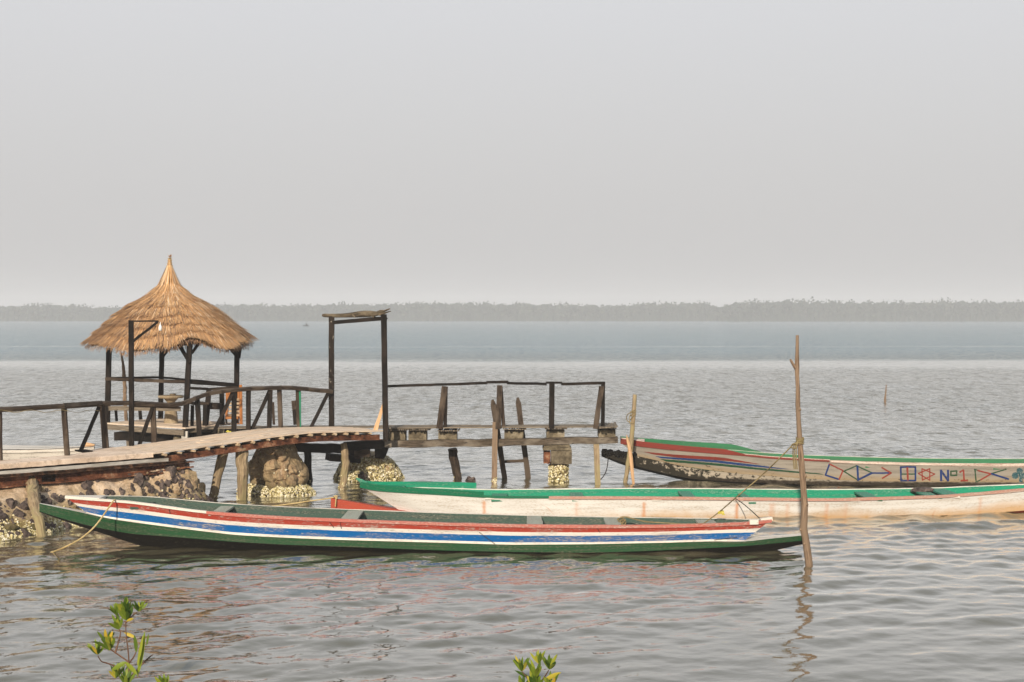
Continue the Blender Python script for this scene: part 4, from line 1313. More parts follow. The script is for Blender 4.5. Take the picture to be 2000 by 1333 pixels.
M['stripeA'] = stripes('striped_hull_paint', [(0, RED), (.36, WHT), (.54, BLUE), (.87, WHT)], .562, (.40, .36, .32))
M['greenA'] = paint('green_log_paint', GRN, (.16, .15, .10), .60, .6, .75)
M['darkA'] = paint('near_black_hull', (.007, .006, .004), (.06, .05, .035), .64, .85)  # shade under the hull put into a near-black colour; rotten edge shares it
M['whiteA'] = paint('white_trim_paint', (.72, .67, .60), (.28, .23, .18), .62)
M['redrail'] = paint('faded_red_rail', (.46, .13, .10), (.55, .42, .36), .58, .5, .5)
M['innerA'] = paint('dull_green_interior', (.048, .085, .068), (.20, .19, .15), .60, .8, .7)
M['seatA'] = paint('grey_green_seat', (.34, .36, .30), (.42, .38, .31), .58, .8, .5)
M['greenB'] = paint('bright_green_paint', (.005, .235, .13), (.30, .42, .33), .64, .6, .55)
M['dgreenB'] = paint('deep_green_paint', (.003, .135, .065), (.30, .36, .28), .65, .6, .5)
M['seatB'] = paint('worn_green_seat', (.045, .22, .14), (.25, .36, .28), .60, .6, .5)
M['pinkrail'] = paint('pinkish_worn_rail', (.44, .22, .17), (.55, .46, .38), .56, .8, .6)
M['whiterail'] = paint('flaking_white_rail', (.74, .70, .64), (.05, .20, .12), .62, .7, .3)
M['redB'] = paint('red_keel_paint', (.40, .065, .035), (.62, .45, .36), .68, .6, .4)

def rust_stain(nt, col):
    tc = N(nt, 'ShaderNodeTexCoord'); sx = N(nt, 'ShaderNodeSeparateXYZ'); nt.links.new(tc.outputs['UV'], sx.inputs[0])
    lo = math_(nt, 'ADD', sx.outputs[1], math_(nt, 'MULTIPLY', math_(nt, 'SUBTRACT', noise_(nt, mapping(nt, None, (.9, .5, 1)), 1.0, 5), .5), 1.1))
    gx = ramp(nt, math_(nt, 'DIVIDE', sx.outputs[0], 15.0), [(.22, (0, 0, 0)), (.36, (1, 1, 1))])
    band = math_(nt, 'MULTIPLY', ramp(nt, lo, [(.50, (0, 0, 0)), (.95, (.75,) * 3)]), gx)
    col = mix(nt, band, col, (.56, .30, .08))
    st = noise_(nt, mapping(nt, None, (4.2, .22, 1)), 1.3, 4, .6)
    st2 = noise_(nt, mapping(nt, None, (11, .7, 1)), 1.0, 4, .6)
    s = math_(nt, 'MULTIPLY', ramp(nt, st, [(.655, (0, 0, 0)), (.72, (.7,) * 3)]), ramp(nt, sx.outputs[1], [(.12, (0, 0, 0)), (.3, (1, 1, 1))]))
    col = mix(nt, math_(nt, 'MULTIPLY', s, ramp(nt, st2, [(.4, (.2,) * 3), (.6, (1, 1, 1))])), col, (.52, .20, .05))
    tl_ = [(0, (0, 0, 0))]
    for px_, k_ in ((944, .9), (1128, .5), (1258, .75), (1439, .9), (1508, .85), (1537, .5), (1614, .6), (1652, .4), (1930, .5)):
        f_ = (px_ - 703) / 1407; tl_ += [(f_ - .0032, (0, 0, 0)), (f_, (k_,) * 3), (f_ + .0030, (0, 0, 0))]
    ge_ = N(nt, 'ShaderNodeNewGeometry'); sg_ = N(nt, 'ShaderNodeSeparateXYZ'); nt.links.new(ge_.outputs['Position'], sg_.inputs[0])
    us = math_(nt, 'ADD', math_(nt, 'DIVIDE', math_(nt, 'ADD', sg_.outputs[0], 297 / F * 26.6), 1407 / F * 26.6), math_(nt, 'MULTIPLY', math_(nt, 'SUBTRACT', st2, .5), .004))
    sm = math_(nt, 'MULTIPLY', ramp(nt, us, tl_), ramp(nt, sx.outputs[1], [(.18, (0, 0, 0)), (.30, (1, 1, 1)), (1.0, (.8,) * 3)]))
    col = mix(nt, sm, col, (.62, .21, .03))
    base = ramp(nt, lo, [(1.0, (0, 0, 0)), (1.12, (.75,) * 3)])
    return mix(nt, base, col, (.15, .08, .03))
M['hullB'] = paint('white_hull_paint', (.78, .76, .73), (.50, .42, .33), .60, .6, .22, rust_stain)

def waterline(nt, col, z1=.10):
    ge_ = N(nt, 'ShaderNodeNewGeometry'); sg_ = N(nt, 'ShaderNodeSeparateXYZ'); nt.links.new(ge_.outputs['Position'], sg_.inputs[0])
    nz = math_(nt, 'ADD', sg_.outputs[2], math_(nt, 'MULTIPLY', math_(nt, 'SUBTRACT', noise_(nt, mapping(nt, None, (3, 1, 1)), 1.5, 5, .7), .5), .10))
    return mix(nt, ramp(nt, nz, [(z1 - .015, (.92,) * 3), (z1 + .02, (0, 0, 0))]), col, (.022, .016, .010))

def chipC(nt, col):
    tc = N(nt, 'ShaderNodeTexCoord'); sx = N(nt, 'ShaderNodeSeparateXYZ'); nt.links.new(tc.outputs['UV'], sx.inputs[0])
    n_ = noise_(nt, mapping(nt, None, (3.5, 3.0, 1)), 1.4, 7, .72)
    bias = math_(nt, 'MULTIPLY', ramp(nt, sx.outputs[1], [(.55, (0, 0, 0)), (1.0, (1, 1, 1))]), .12)
    col = mix(nt, ramp(nt, math_(nt, 'ADD', sx.outputs[1], math_(nt, 'MULTIPLY', math_(nt, 'SUBTRACT', n_, .5), .5)), [(.62, (0, 0, 0)), (1.0, (.7,) * 3)]), col, (.36, .25, .12))
    return waterline(nt, mix(nt, ramp(nt, math_(nt, 'ADD', n_, bias), [(.69, (0, 0, 0)), (.71, (1, 1, 1))]), col, (.025, .026, .016)))
M['hullC'] = paint('greyed_cream_hull_paint', (.33, .295, .25), (.14, .11, .08), .66, .8, .5, chipC)
def chipL(nt, col):
    tc = N(nt, 'ShaderNodeTexCoord'); sx = N(nt, 'ShaderNodeSeparateXYZ'); nt.links.new(tc.outputs['UV'], sx.inputs[0])
    n_ = noise_(nt, mapping(nt, None, (5, 1.6, 1)), 1.6, 8, .75)
    bias = ramp(nt, sx.outputs[0], [(.0, (.0,) * 3), (1.0, (1, 1, 1))])
    lim = math_(nt, 'ADD', n_, math_(nt, 'MULTIPLY', ramp(nt, math_(nt, 'DIVIDE', sx.outputs[0], 3.2), [(.0, (1, 1, 1)), (1.0, (0, 0, 0))]), .18))
    lim = math_(nt, 'ADD', lim, math_(nt, 'MULTIPLY', ramp(nt, sx.outputs[1], [(.5, (0, 0, 0)), (1.0, (1, 1, 1))]), .10))
    return waterline(nt, mix(nt, ramp(nt, lim, [(.54, (0, 0, 0)), (.57, (1, 1, 1))]), col, (.022, .019, .013)))
M['logC'] = paint('worn_log_paint', (.38, .33, .26), (.17, .13, .10), .66, .8, .5, chipL)
M['redC'] = paint('dark_red_paint', (.21, .035, .025), (.10, .06, .04), .62, .6, .4)
M['blueC'] = paint('navy_paint', (.012, .045, .16), (.30, .26, .21), .66, .6, .3)
M['greenC'] = paint('bottle_green_paint', (.015, .065, .030), (.30, .26, .21), .66, .6, .3)
M['innerC'] = paint('green_interior_paint', (.03, .17, .075), (.10, .16, .10), .62, .6, .5)
M['railC'] = paint('pinkish_white_rail', (.66, .56, .48), (.26, .10, .07), .56, .7, .4)
M['markred'] = paint('red_marking', (.28, .045, .03), (.33, .28, .22), .66, .7, .4)
M['markblue'] = paint('blue_marking', (.008, .035, .15), (.33, .28, .22), .66, .7, .3)
M['markgreen'] = paint('green_marking', (.018, .07, .03), (.33, .28, .22), .64, .7, .3)
M['markteal'] = paint('teal_marking', (.015, .075, .095), (.24, .30, .28), .55, .7, .4)

# ---- boat A : striped dugout in front
YA = lambda px: 23.45 + (22.78 - 23.45) * (px - 80) / (1568 - 80)
A = empty('striped_pirogue', Vector((-1.5, 23.0, 0)), 'long wooden pirogue in front with red, white, blue and green stripes', 'boat')
RA = Curve([(127, 970, .02), (160, 973, .12), (210, 976, .24), (260, 980, .34), (300, 985.5, .41), (350, 993, .47), (400, 999, .51), (460, 1004, .54), (560, 1010, .56), (666, 1014.5, .57), (860, 1021.5, .56), (1000, 1025, .54), (1150, 1026.7, .49), (1300, 1026, .41), (1400, 1023, .29), (1475, 1020, .14), (1507, 1015, .02)], YA)
JA = Curve([(172, 1004, .03), (200, 1012, .11), (260, 1021, .22), (350, 1033, .35), (460, 1046, .43), (560, 1051.3, .46), (666, 1055.5, .47), (860, 1061, .46), (1000, 1065, .44), (1150, 1064, .40), (1300, 1061, .32), (1400, 1058, .22), (1448, 1061, .10)], YA)
hull_shell(A, RA, JA, M['stripeA'], M['innerA'], .10)
J2 = Curve([(77, 984, .03), (115, 992, .06), (172, 1004, .10), (200, 1011.5, .16), (260, 1020.5, .27), (350, 1032.5, .38), (460, 1045.5, .46), (560, 1050.8, .49), (666, 1055, .50), (860, 1060.5, .49), (1000, 1064.5, .47), (1150, 1063.5, .43), (1300, 1060.5, .35), (1400, 1057.5, .26), (1448, 1059.5, .22), (1500, 1053, .17), (1569, 1046, .09)], YA)
C2 = Curve([(77, 999, .02), (100, 1007, .04), (160, 1024, .07), (200, 1033, .12), (260, 1044, .22), (300, 1046, .32), (350, 1050, .38), (460, 1059, .46), (560, 1064.5, .49), (666, 1068, .50), (860, 1075.5, .49), (1000, 1078.6, .47), (1150, 1080.2, .43), (1240, 1077.5, .39), (1300, 1075, .35), (1400, 1070, .26), (1448, 1067.5, .22), (1500, 1063, .15), (1569, 1056, .07)], YA)
K2 = Curve([(77, 1000, 0), (100, 1009, 0), (160, 1030, 0), (200, 1042, 0), (240, 1056, 0), (290, 1071, 0), (340, 1084, 0), (420, 1096, 0), (1350, 1096, 0), (1430, 1090, 0), (1480, 1083, 0), (1530, 1072, 0), (1569, 1063, 0)], YA)
keel_log(A, J2, C2, K2, [M['greenA'], M['darkA'], M['whiteA']])
gunwale(A, RA, M['whiteA'], .0, .20, 0, .034, .06); gunwale(A, RA, M['redrail'], .20, 1, 0, .045, .055); gunwale(A, RA, M['whiteA'], 0, 1, 1, .028, .045)
mb = MB()
q = [RA.at(t, f) + Vector((0, 0, .012)) for t, f in ((0, False), (.022, False), (.048, False), (.05, True), (.022, True), (0, True))]
mb.poly(q, [(p.x, p.y) for p in q]); mb.poly([p - Vector((0, 0, .03)) for p in q][::-1]); 
for i in range(6):
    a, b_ = q[i], q[(i + 1) % 6]; mb.poly([a, a - Vector((0, 0, .03)), b_ - Vector((0, 0, .03)), b_], [(0, 0), (0, .1), (.3, .1), (.3, 0)])
mb.build('bow_deck', M['whiteA'], A)
mb = MB(); a = RA.at(.972); mb.beam(a + Vector((-.04, -.01, .0)), Vector((a.x + .10, a.y + .01, a.z - .0)), .075, .06, seg=2)
mb.beam(RA.at(.99) + Vector((-.06, .04, .0)), RA.at(1) + Vector((.01, .03, .015)), .055, .07, seg=2)
mb.build('stern_block', M['whiteA'], A)
for px, w, dr in ((420, .22, .05), (680, .27, .025), (1045, .25, .02), (1200, .24, .02), (1385, .3, .03)): thwart(A, RA, px, M['seatA'], w, dr)
thwart(A, RA, 268, M['innerA'], .25, .10)

def seam(rt, Ra, Ja, a, b_, w=.010, name='plank_seam', mat='ropeblack'):
    def q(px, py):
        t = Ra.tx(px); r = Ra.at(t); j = Ja.at(Ja.tx(px)); y1 = np.interp(px, Ra.px, Ra.py); y2 = np.interp(px, Ja.px, Ja.py)
        v = (py - y1) / (y2 - y1); p = r.lerp(j, min(1, max(0, v))); p.x = P(px, py, p.y).x; p.z = P(px, py, p.y).z; return p + Vector((0, -.008, 0))
    mb = MB(); mb.tube([q(a[0] + (b_[0] - a[0]) * k / 5, a[1] + (b_[1] - a[1]) * k / 5) for k in range(6)], w / 2, 4, .3)
    return mb.build(name, M[mat], rt)
for a, b_ in (((936, 1040), (968, 1064)), ((664, 1018), (667, 1033)), ((644, 1020), (652, 1031)), ((1165, 1030), (1172, 1041)), ((330, 993), (333, 1004)), ((1395, 1055), (1440, 1050))): seam(A, RA, JA, a, b_)

# ---- boat B : white and green
YB = lambda px: 27.15 + .25 * np.interp(px, [640, 1000, 1600, 2100], [1.4, .2, 0, 1.2])
B = empty('white_pirogue', Vector((2.5, 27.2, 0)), 'long white pirogue with bright green inside and red keel tip, behind the striped one', 'boat')
RB = Curve([(703, 949, .03), (719, 954.5, .10), (760, 958, .26), (860, 963.5, .42), (946, 969, .50), (1000, 970, .55), (1240, 970.5, .66), (1400, 972, .70), (1560, 974, .70), (1640, 974, .69), (1700, 972.5, .66), (1850, 967.5, .55), (1930, 961, .46), (2000, 955, .34), (2110, 943, .04)], YB)
JB = Curve([(782, 998, .05), (850, 1006, .22), (950, 1012, .36), (1100, 1016, .46), (1300, 1018, .52), (1560, 1018, .52), (1700, 1014, .49), (1850, 1007, .40), (2000, 998, .22), (2060, 990, .05)], YB)
hull_shell(B, RB, JB, M['hullB'], M['greenB'], .06)
J3 = Curve([(646, 974, .05), (700, 983, .07), (770, 996, .12), (850, 1006.5, .22), (950, 1012.5, .34), (1100, 1016.5, .44), (1300, 1018.5, .50), (1560, 1018.5, .50), (1700, 1014.5, .47), (1850, 1007.5, .38), (2000, 998.5, .2), (2060, 990.5, .1), (2120, 984, .05)], YB)
C3 = Curve([(646, 992, .04), (700, 1000, .06), (770, 1010, .1), (850, 1018, .16), (950, 1022, .26), (1300, 1024, .38), (1560, 1023, .38), (1700, 1018, .35), (1850, 1010, .28), (2000, 1001, .15), (2060, 994, .08), (2120, 987, .04)], YB)
K3 = Curve([(646, 994, 0), (700, 1004, 0), (770, 1014, 0), (950, 1026, 0), (1560, 1026, 0), (1850, 1014, 0), (2000, 1004, 0), (2120, 989, 0)], YB)
keel_log(B, J3, C3, K3, [M['redB'], M['redB'], M['redB']])
gunwale(B, RB, M['dgreenB'], .0, RB.tx(1072), 0, .035, .05); gunwale(B, RB, M['pinkrail'], RB.tx(1072), 1, 0, .05, .06); gunwale(B, RB, M['whiterail'], 0, 1, 1, .03, .05)
# raised wash strakes at the bow
def washstrake(rt, Cv, t0, t1, side, hfun, mat, name='wash_strake', th=.022, inn=0.0):
    mb = MB(); rows = []; n = 26; sg = -1 if side == 0 else 1
    for i in range(n + 1):
        t = t0 + (t1 - t0) * i / n; p = Cv.at(t, side == 1); h = hfun(i / n)
        o = p.y + sg * (.016 - inn); 
        rows.append([Vector((p.x, o, p.z - .02)), Vector((p.x, o + sg * .01, p.z + h)), Vector((p.x, o - sg * th, p.z + h)), Vector((p.x, o - sg * th, p.z - .02)), Vector((p.x, o, p.z - .02))])
    L = (rows[-1][0] - rows[0][0]).length
    mb.grid(rows, 0, uvf=lambda i, j: (L * i / n, (0, .5, .6, 1.0, 1.2)[j])); mb.poly(rows[0][:4]); mb.poly(rows[-1][:4])
    return mb.build(name, mat, rt)
washstrake(B, RB, 0.0, RB.tx(945), 0, lambda u: .085 - .01 * u, M['dgreenB'])
washstrake(B, RB, 0.0, RB.tx(928), 1, lambda u: .10 + .02 * u, M['greenB'])
mb = MB(); a = RB.at(0); mb.tube([a + Vector((.12, 0, .03)), a + Vector((.02, 0, .09)), a + Vector((-.07, 0, .14))], [.05, .042, .02], 7, .1); mb.build('stem_head', M['seatB'], B)
mb = MB()
q = [RB.at(t, f) + Vector((0, 0, .03)) for t, f in ((0, False), (.025, False), (.06, False), (.06, True), (.025, True), (0, True))]
mb.poly(q, [(p.x, p.y) for p in q]); mb.build('bow_deck', M['greenB'], B)
for px, w, dr in ((975, .3, .09), (1130, .25, .08), (1352, .24, .06), (1470, .14, .10), (1712, .25, .06), (1828, .25, .05)): thwart(B, RB, px, M['seatB'], w, dr)
thwart(B, RB, 1860, M['seatB'], .3, .02)
for px, py in ((956, 0), (1283, 0), (1442, 0), (1670, 0), (1865, 0)):
    mb = MB(); t = RB.tx(px); p = RB.at(t).lerp(JB.at((px - JB.x0) / (JB.x1 - JB.x0)), .12) + Vector((0, -.014, 0))
    mb.beam(p - Vector((.09, 0, 0)), p + Vector((.09, 0, 0)), .03, .012, seg=1); mb.build('patch_cleat', M['whiteA'], B)
# dark cover lying on the seat
mb = MB(); t = RB.tx(1830); p = (RB.at(t) + RB.at(t, True)) / 2 + Vector((0, .36, -.02)); lump(mb, p, (0, 0, 1), .24, .12, .06, 2.2, 3, .4)
tag(mb.build('folded_net', M['stone'], origin=p), 'grey crumpled net lying across a seat of the white and green pirogue', 'net')

# ---- boat C : decorated grey cream boat at right
YC = lambda px: float(np.interp(px, [1175, 1330, 1600, 2300], [32.7, 32.6, 31.95, 31.5]))
Cc = empty('decorated_pirogue', Vector((7.5, 32.6, 0)), 'worn cream pirogue with painted symbols and the text No 1 on its side, farthest right', 'boat')
RC = Curve([(1212, 864.5, .03), (1260, 871, .20), (1328, 878, .34), (1400, 884, .43), (1456, 888, .47), (1504, 893, .50), (1540, 895.2, .51), (1600, 898.7, .52), (1700, 902.5, .55), (1850, 905.7, .55), (2000, 906, .53), (2120, 903, .40), (2300, 890, .05)], YC)
JC = Curve([(1246, 892, .05), (1298, 904, .14), (1360, 917, .24), (1440, 926, .33), (1492, 930, .37), (1600, 937, .42), (1700, 941, .45), (1850, 943, .45), (2000, 943, .42), (2120, 938, .30), (2270, 918, .05)], YC)
hull_shell(Cc, RC, JC, M['hullC'], M['innerC'], .12)
J4 = Curve([(1175, 881.5, .05), (1200, 883, .07), (1246, 891.5, .10), (1298, 903.5, .16), (1360, 916.5, .26), (1440, 925.5, .35), (1492, 929.5, .39), (1600, 936.5, .44), (1700, 940.5, .47), (1850, 942.5, .47), (2000, 942.5, .44), (2270, 917.5, .1), (2310, 905, .05)], YC)
C4 = Curve([(1175, 890, .04), (1200, 898, .06), (1240, 911, .09), (1292, 924, .15), (1350, 936, .24), (1440, 942, .33), (1600, 948, .42), (1850, 951, .45), (2000, 951, .42), (2270, 930, .1), (2310, 912, .05)], YC)
K4 = Curve([(1175, 892, 0), (1216, 909, 0), (1237, 915, 0), (1292, 928, 0), (1350, 942, 0), (1400, 955, 0), (1600, 962, 0), (2100, 962, 0), (2310, 914, 0)], YC)
keel_log(Cc, J4, C4, K4, [M['logC'], M['darkA'], M['darkA']])
gunwale(Cc, RC, M['redC'], 0, RC.tx(1620), 0, .035, .03); gunwale(Cc, RC, M['railC'], RC.tx(1622), 1, 0, .05, .05)
gunwale(Cc, RC, M['railC'], RC.tx(1450), RC.tx(1621), 0, .004, .05, .008, .016, 'gunwale_cap')
gunwale(Cc, RC, M['whiteA'], 0, 1, 1, .02, .04)
washstrake(Cc, RC, 0, RC.tx(1456), 0, lambda u: .085 * min(1, (1 - u) * 6) + .004, M['redC'])
washstrake(Cc, RC, 0, RC.tx(1508), 1, lambda u: .13 * min(1, (1 - u) * 4.5) + .004, M['innerC'])
mb = MB()
q = [RC.at(t, f) + Vector((0, 0, z)) for t, f, z in ((0, False, .10), (.02, False, .11), (.043, False, .10), (.046, True, .12), (.02, True, .12), (0, True, .11))]
mb.poly(q, [(p.x, p.y) for p in q]); mb.poly([p - Vector((0, 0, .05)) for p in q][::-1])
for i in range(6):
    a, b_ = q[i], q[(i + 1) % 6]; mb.poly([a, a - Vector((0, 0, .05)), b_ - Vector((0, 0, .05)), b_])
mb.build('bow_deck', M['whiterail'] if False else M['railC'], Cc)
mb = MB()
for i in range(9):
    lump(mb, P(1180 + i * 7.2, 882.5 + i * 1.0, 32.6), (0, -1, .3), R.uniform(.04, .08), .07, R.uniform(.03, .055), i * 2.3, 2, .8)
mb.build('rotten_edge', M['darkA'], Cc)
for px in (1700, 1950): thwart(Cc, RC, px, M['innerC'], .2, .12)

def onhull(px, py, lift=.006):
    v = .5
    for _ in range(10):
        x0 = RC.x0 + (JC.x0 - RC.x0) * v; x1 = RC.x1 + (JC.x1 - RC.x1) * v
        t = (px - x0) / (x1 - x0)
        a = np.interp(t * RC.n, range(RC.n + 1), RC.py); b_ = np.interp(t * JC.n, range(JC.n + 1), JC.py)
        v = (py - a) / (b_ - a)
    v = min(1.0, max(0.0, v))
    p = RC.at(t).lerp(JC.at(t), v)
    return p + Vector((0, -lift, lift * .3))
def strokes(mb, segs, w, m=0, lift=.006):
    w = w * 1.12
    """paint strokes as thin raised bands following the hull"""
    for (x0, y0, x1, y1) in segs:
        L = math.hypot(x1 - x0, y1 - y0); nx, ny = -(y1 - y0) / L * w / 2, (x1 - x0) / L * w / 2
        ex, ey = (x1 - x0) / L * w * .3, (y1 - y0) / L * w * .3
        n = max(1, int(L / 5)); uo = R.random() * 20
        rows = []
        for i in range(n + 1):
            t = i / n; x = x0 - ex + (x1 - x0 + 2 * ex) * t; y = y0 - ey + (y1 - y0 + 2 * ey) * t
            j = R.uniform(-.18, .18) * w * .3
            rows.append([onhull(x + nx, y + ny + j, lift), onhull(x - nx, y - ny + j, lift)])
        mb.grid(rows, m, uvf=lambda i, j: (uo + i * .12, uo + j * .08))
def z8(l): return [(a / 4.545 + 1560, b_ / 4.545 + 840, c / 4.545 + 1560, d / 4.545 + 840) for a, b_, c, d in l]
def z3(l): return [(a / 16.67 + 1880, b_ / 16.67 + 890, c / 16.67 + 1880, d / 16.67 + 890) for a, b_, c, d in l]
symbols = [
    ('painted_square', [('markblue', z8([(272, 305, 237, 402), (237, 402, 358, 440)]), 2.8), ('markred', z8([(358, 440, 392, 362), (392, 362, 275, 305)]), 2.4)]),
    ('painted_diamond', [('markgreen', z8([(400, 368, 515, 318), (400, 368, 525, 447), (515, 320, 645, 380)]), 2.2), ('markblue', z8([(520, 322, 527, 445), (527, 445, 648, 384)]), 3.4)]),
    ('painted_arrow', [('markblue', z8([(648, 384, 815, 383)]), 2.6), ('markred', z8([(738, 335, 820, 384), (742, 430, 820, 384)]), 2.6)]),
    ('painted_window', [('markblue', z8([(905, 330, 1035, 330), (1035, 330, 1036, 450), (1036, 450, 908, 450), (908, 450, 905, 330)]), 3.0), ('markgreen', z8([(915, 393, 1028, 393)]), 2.2), ('markred', z8([(963, 338, 968, 445)]), 3.4)]),
    ('painted_star', [('markred', z8([(1060, 387, 1163, 345), (1163, 345, 1163, 447), (1163, 447, 1060, 387), (1207, 393, 1093, 345), (1093, 345, 1097, 447), (1097, 447, 1207, 393)]), 1.9)]),
    ('painted_letter_n', [('markblue', z8([(1264, 450, 1262, 360), (1262, 362, 1325, 450), (1325, 450, 1325, 360)]), 3.6), ('markblue', z8([(1254, 450, 1276, 450)]), 1.6)]),
    ('painted_degree_mark', [('markgreen', z8([(1350, 368, 1402, 366), (1402, 366, 1400, 404), (1400, 404, 1350, 405), (1350, 405, 1350, 368)]), 2.6)]),
    ('painted_numeral_one', [('markred', z8([(1430, 376, 1460, 358), (1462, 358, 1468, 450), (1440, 451, 1496, 450)]), 2.8)]),
    ('painted_fish', [('markgreen', z3([(400, 455, 440, 870), (385, 455, 500, 490), (450, 865, 590, 795), (945, 590, 1415, 450)]), 2.3), ('markred', z3([(500, 490, 920, 600), (590, 795, 920, 605)]), 2.5), ('markblue', z3([(940, 595, 1490, 770)]), 2.9)]),
]
for nm, parts_ in symbols:
    mats = []; mb = MB()
    for k, (mt, segs, w) in enumerate(parts_):
        mats.append(M[mt]); strokes(mb, segs, w, k, .006 + .001 * k)
    mb.build(nm, mats, Cc)
mb = MB()
def disc(mb, cx, cy, r, lift):
    ids = [onhull(cx + r * math.cos(a) * R.uniform(.94, 1.05), cy + r * math.sin(a), lift) for a in np.linspace(0, 2 * math.pi, 17)[:-1]]
    mb.poly(ids, [(p.x * 2, p.z * 2) for p in ids])
disc(mb, 1982.5, 929.5, 6.6, .006); disc(mb, 1991.5, 920.5, 6.4, .007); disc(mb, 2001.5, 929.5, 6.6, .008)
strokes(mb, [(1993, 928, 1993.5, 942)], 6, 0, .009)
mb.build('painted_club', M['markteal'], Cc)
def band(nm, mt, top, bot, lift=.005):
    mb = MB(); x0 = top[0][0]; x1 = top[-1][0]; n = 60; rows = []
    for i in range(n + 1):
        x = x0 + (x1 - x0) * i / n
        a = np.interp(x, [p[0] for p in top], [p[1] for p in top]); b_ = np.interp(x, [p[0] for p in bot], [p[1] for p in bot])
        a += R.uniform(-.15, .15); b_ = max(a + .05, b_ + R.uniform(-.25, .25))
        rows.append([onhull(x, a, lift), onhull(x, b_, lift)])
    mb.grid(rows, uvf=lambda i, j: (i * .08, j * .12)); return mb.build(nm, M[mt], Cc)
band('painted_stripe', 'redC', [(1258, 882.6), (1304, 887.4), (1400, 893.4), (1420, 895.6), (1484, 907)], [(1258, 883), (1278, 888.6), (1328, 894.6), (1360, 896.5), (1422, 901), (1484, 907.5)])
band('painted_stripe', 'blueC', [(1280, 891.6), (1400, 899.6), (1480, 909), (1541, 916.8)], [(1280, 892), (1292, 895.6), (1400, 904), (1456, 910.8), (1541, 917.2)])
band('painted_stripe', 'greenC', [(1289.6, 897), (1400, 905.4), (1480, 914.2), (1600, 925), (1608, 927)], [(1289.6, 897.4), (1301.6, 902.2), (1400, 910), (1480, 918), (1564, 924.5), (1608, 927.4)])
band('painted_stripe', 'greenC', [(1330, 914), (1352, 913.5), (1380, 918), (1440, 925.5)], [(1330, 914.5), (1352, 919), (1382, 922.5), (1440, 925.9)])
band('painted_stripe', 'railC', [(1840, 909), (2000, 910.0), (2080, 909)], [(1840, 911), (2000, 913), (2080, 913)])

# ---- boat D : white boat behind the footbridge, far left
D = empty('white_boat', Vector((-12, 34, 0)), 'white boat lying behind the footbridge at the left edge', 'boat')
YD = lambda px: 34.3
RD = Curve([(-260, 878, .5), (-100, 880, .7), (0, 880.5, .62), (60, 879.5, .50), (120, 877.5, .32), (170, 875, .12), (184, 873.5, .03)], YD)
JD = Curve([(-260, 925, .35), (-100, 927, .45), (0, 927, .4), (60, 926, .3), (120, 925, .2), (160, 922, .08), (176, 915, .03)], YD)
hull_shell(D, RD, JD, M['whiteA'], M['whiteA'], .1)
gunwale(D, RD, M['whiteA'], 0, 1, 0, .06, .06); gunwale(D, RD, M['whiteA'], 0, 1, 1, .03, .05)
mb = MB(); q = [RD.at(t, f) + Vector((0, 0, .015)) for t, f in ((.0, False), (.5, False), (.8, False), (1, False), (1, True), (.8, True), (.5, True), (0, True))]
mb.poly(q, [(p.x, p.y) for p in q]); mb.build('foredeck', M['whiteA'], D)
mb = MB(); q = RD.at(.985); mb.tube([q + Vector((-.25, .05, .03)), q + Vector((-.1, .05, .06)), q + Vector((.08, .05, .05))], [.03, .05, .02], 7, .2); mb.build('stem_head', M['fresh'], D)
mb = MB(); q = RD.at(.99)
mb.tube([q + Vector((0, .05, .05)), P(230, 876, 33.9), P(300, 872, 33.5), P(380, 866, 33.0)], .007, 5)
tag(mb.build('mooring_line', M['ropeblack'], origin=q), 'thin dark mooring line from the white boat to the shelter', 'rope')

# ---- tiny fishing boat far out
T = empty('fishing_boat', G(597, 637.5), 'tiny hazy fishing boat far out on the water left of the gateway', 'boat')
Yt = G(597, 637.5).y
mb = MB(); a = P(591.5, 636.5, Yt); b_ = P(603, 636.5, Yt)
rows = []
for t, w, z in ((0, .1, .40), (.15, .35, .28), (.5, .45, .25), (.85, .35, .28), (1, .08, .42)):
    c = a.lerp(b_, t); rows.append([Vector((c.x, c.y - w, z)), Vector((c.x, c.y - w * .6, -.1)), Vector((c.x, c.y + w * .6, -.1)), Vector((c.x, c.y + w, z))])
mb.grid(rows); mb.poly(rows[0]); mb.poly(rows[-1])
mb.build('hull', M['dark'], T)
pz = empty('person', P(598, 636, Yt), 'person in dark clothes sitting hunched in the tiny far fishing boat', 'person')
mb = MB(); c = P(598, 636, Yt); c.z = .2
mb.tube([c, c + Vector((0, 0, .25)), c + Vector((.03, 0, .5)), c + Vector((.07, 0, .62)), c + Vector((.10, 0, .70)), c + Vector((.12, 0, .80)), c + Vector((.13, 0, .9)), c + Vector((.13, 0, .96))], [.20, .19, .21, .17, .07, .11, .10, .03], 10)
mb.tube([c + Vector((.05, -.18, .55)), c + Vector((.25, -.22, .38)), c + Vector((.5, -.15, .4))], [.07, .055, .04], 7)
mb.tube([c + Vector((0, -.1, .08)), c + Vector((.42, -.12, .25)), c + Vector((.6, -.12, .02))], [.10, .085, .06], 7)
mb.build('body', M['dark'], pz)
mb = MB(); mb.tube([P(601.5, 636, Yt), P(602, 634.8, Yt) ], [.22, .16], 7); tag(mb.build('cargo_bundle', M['dark'], origin=P(601.5, 636, Yt)), 'dark bundle at the right end of the tiny far boat', 'bundle')

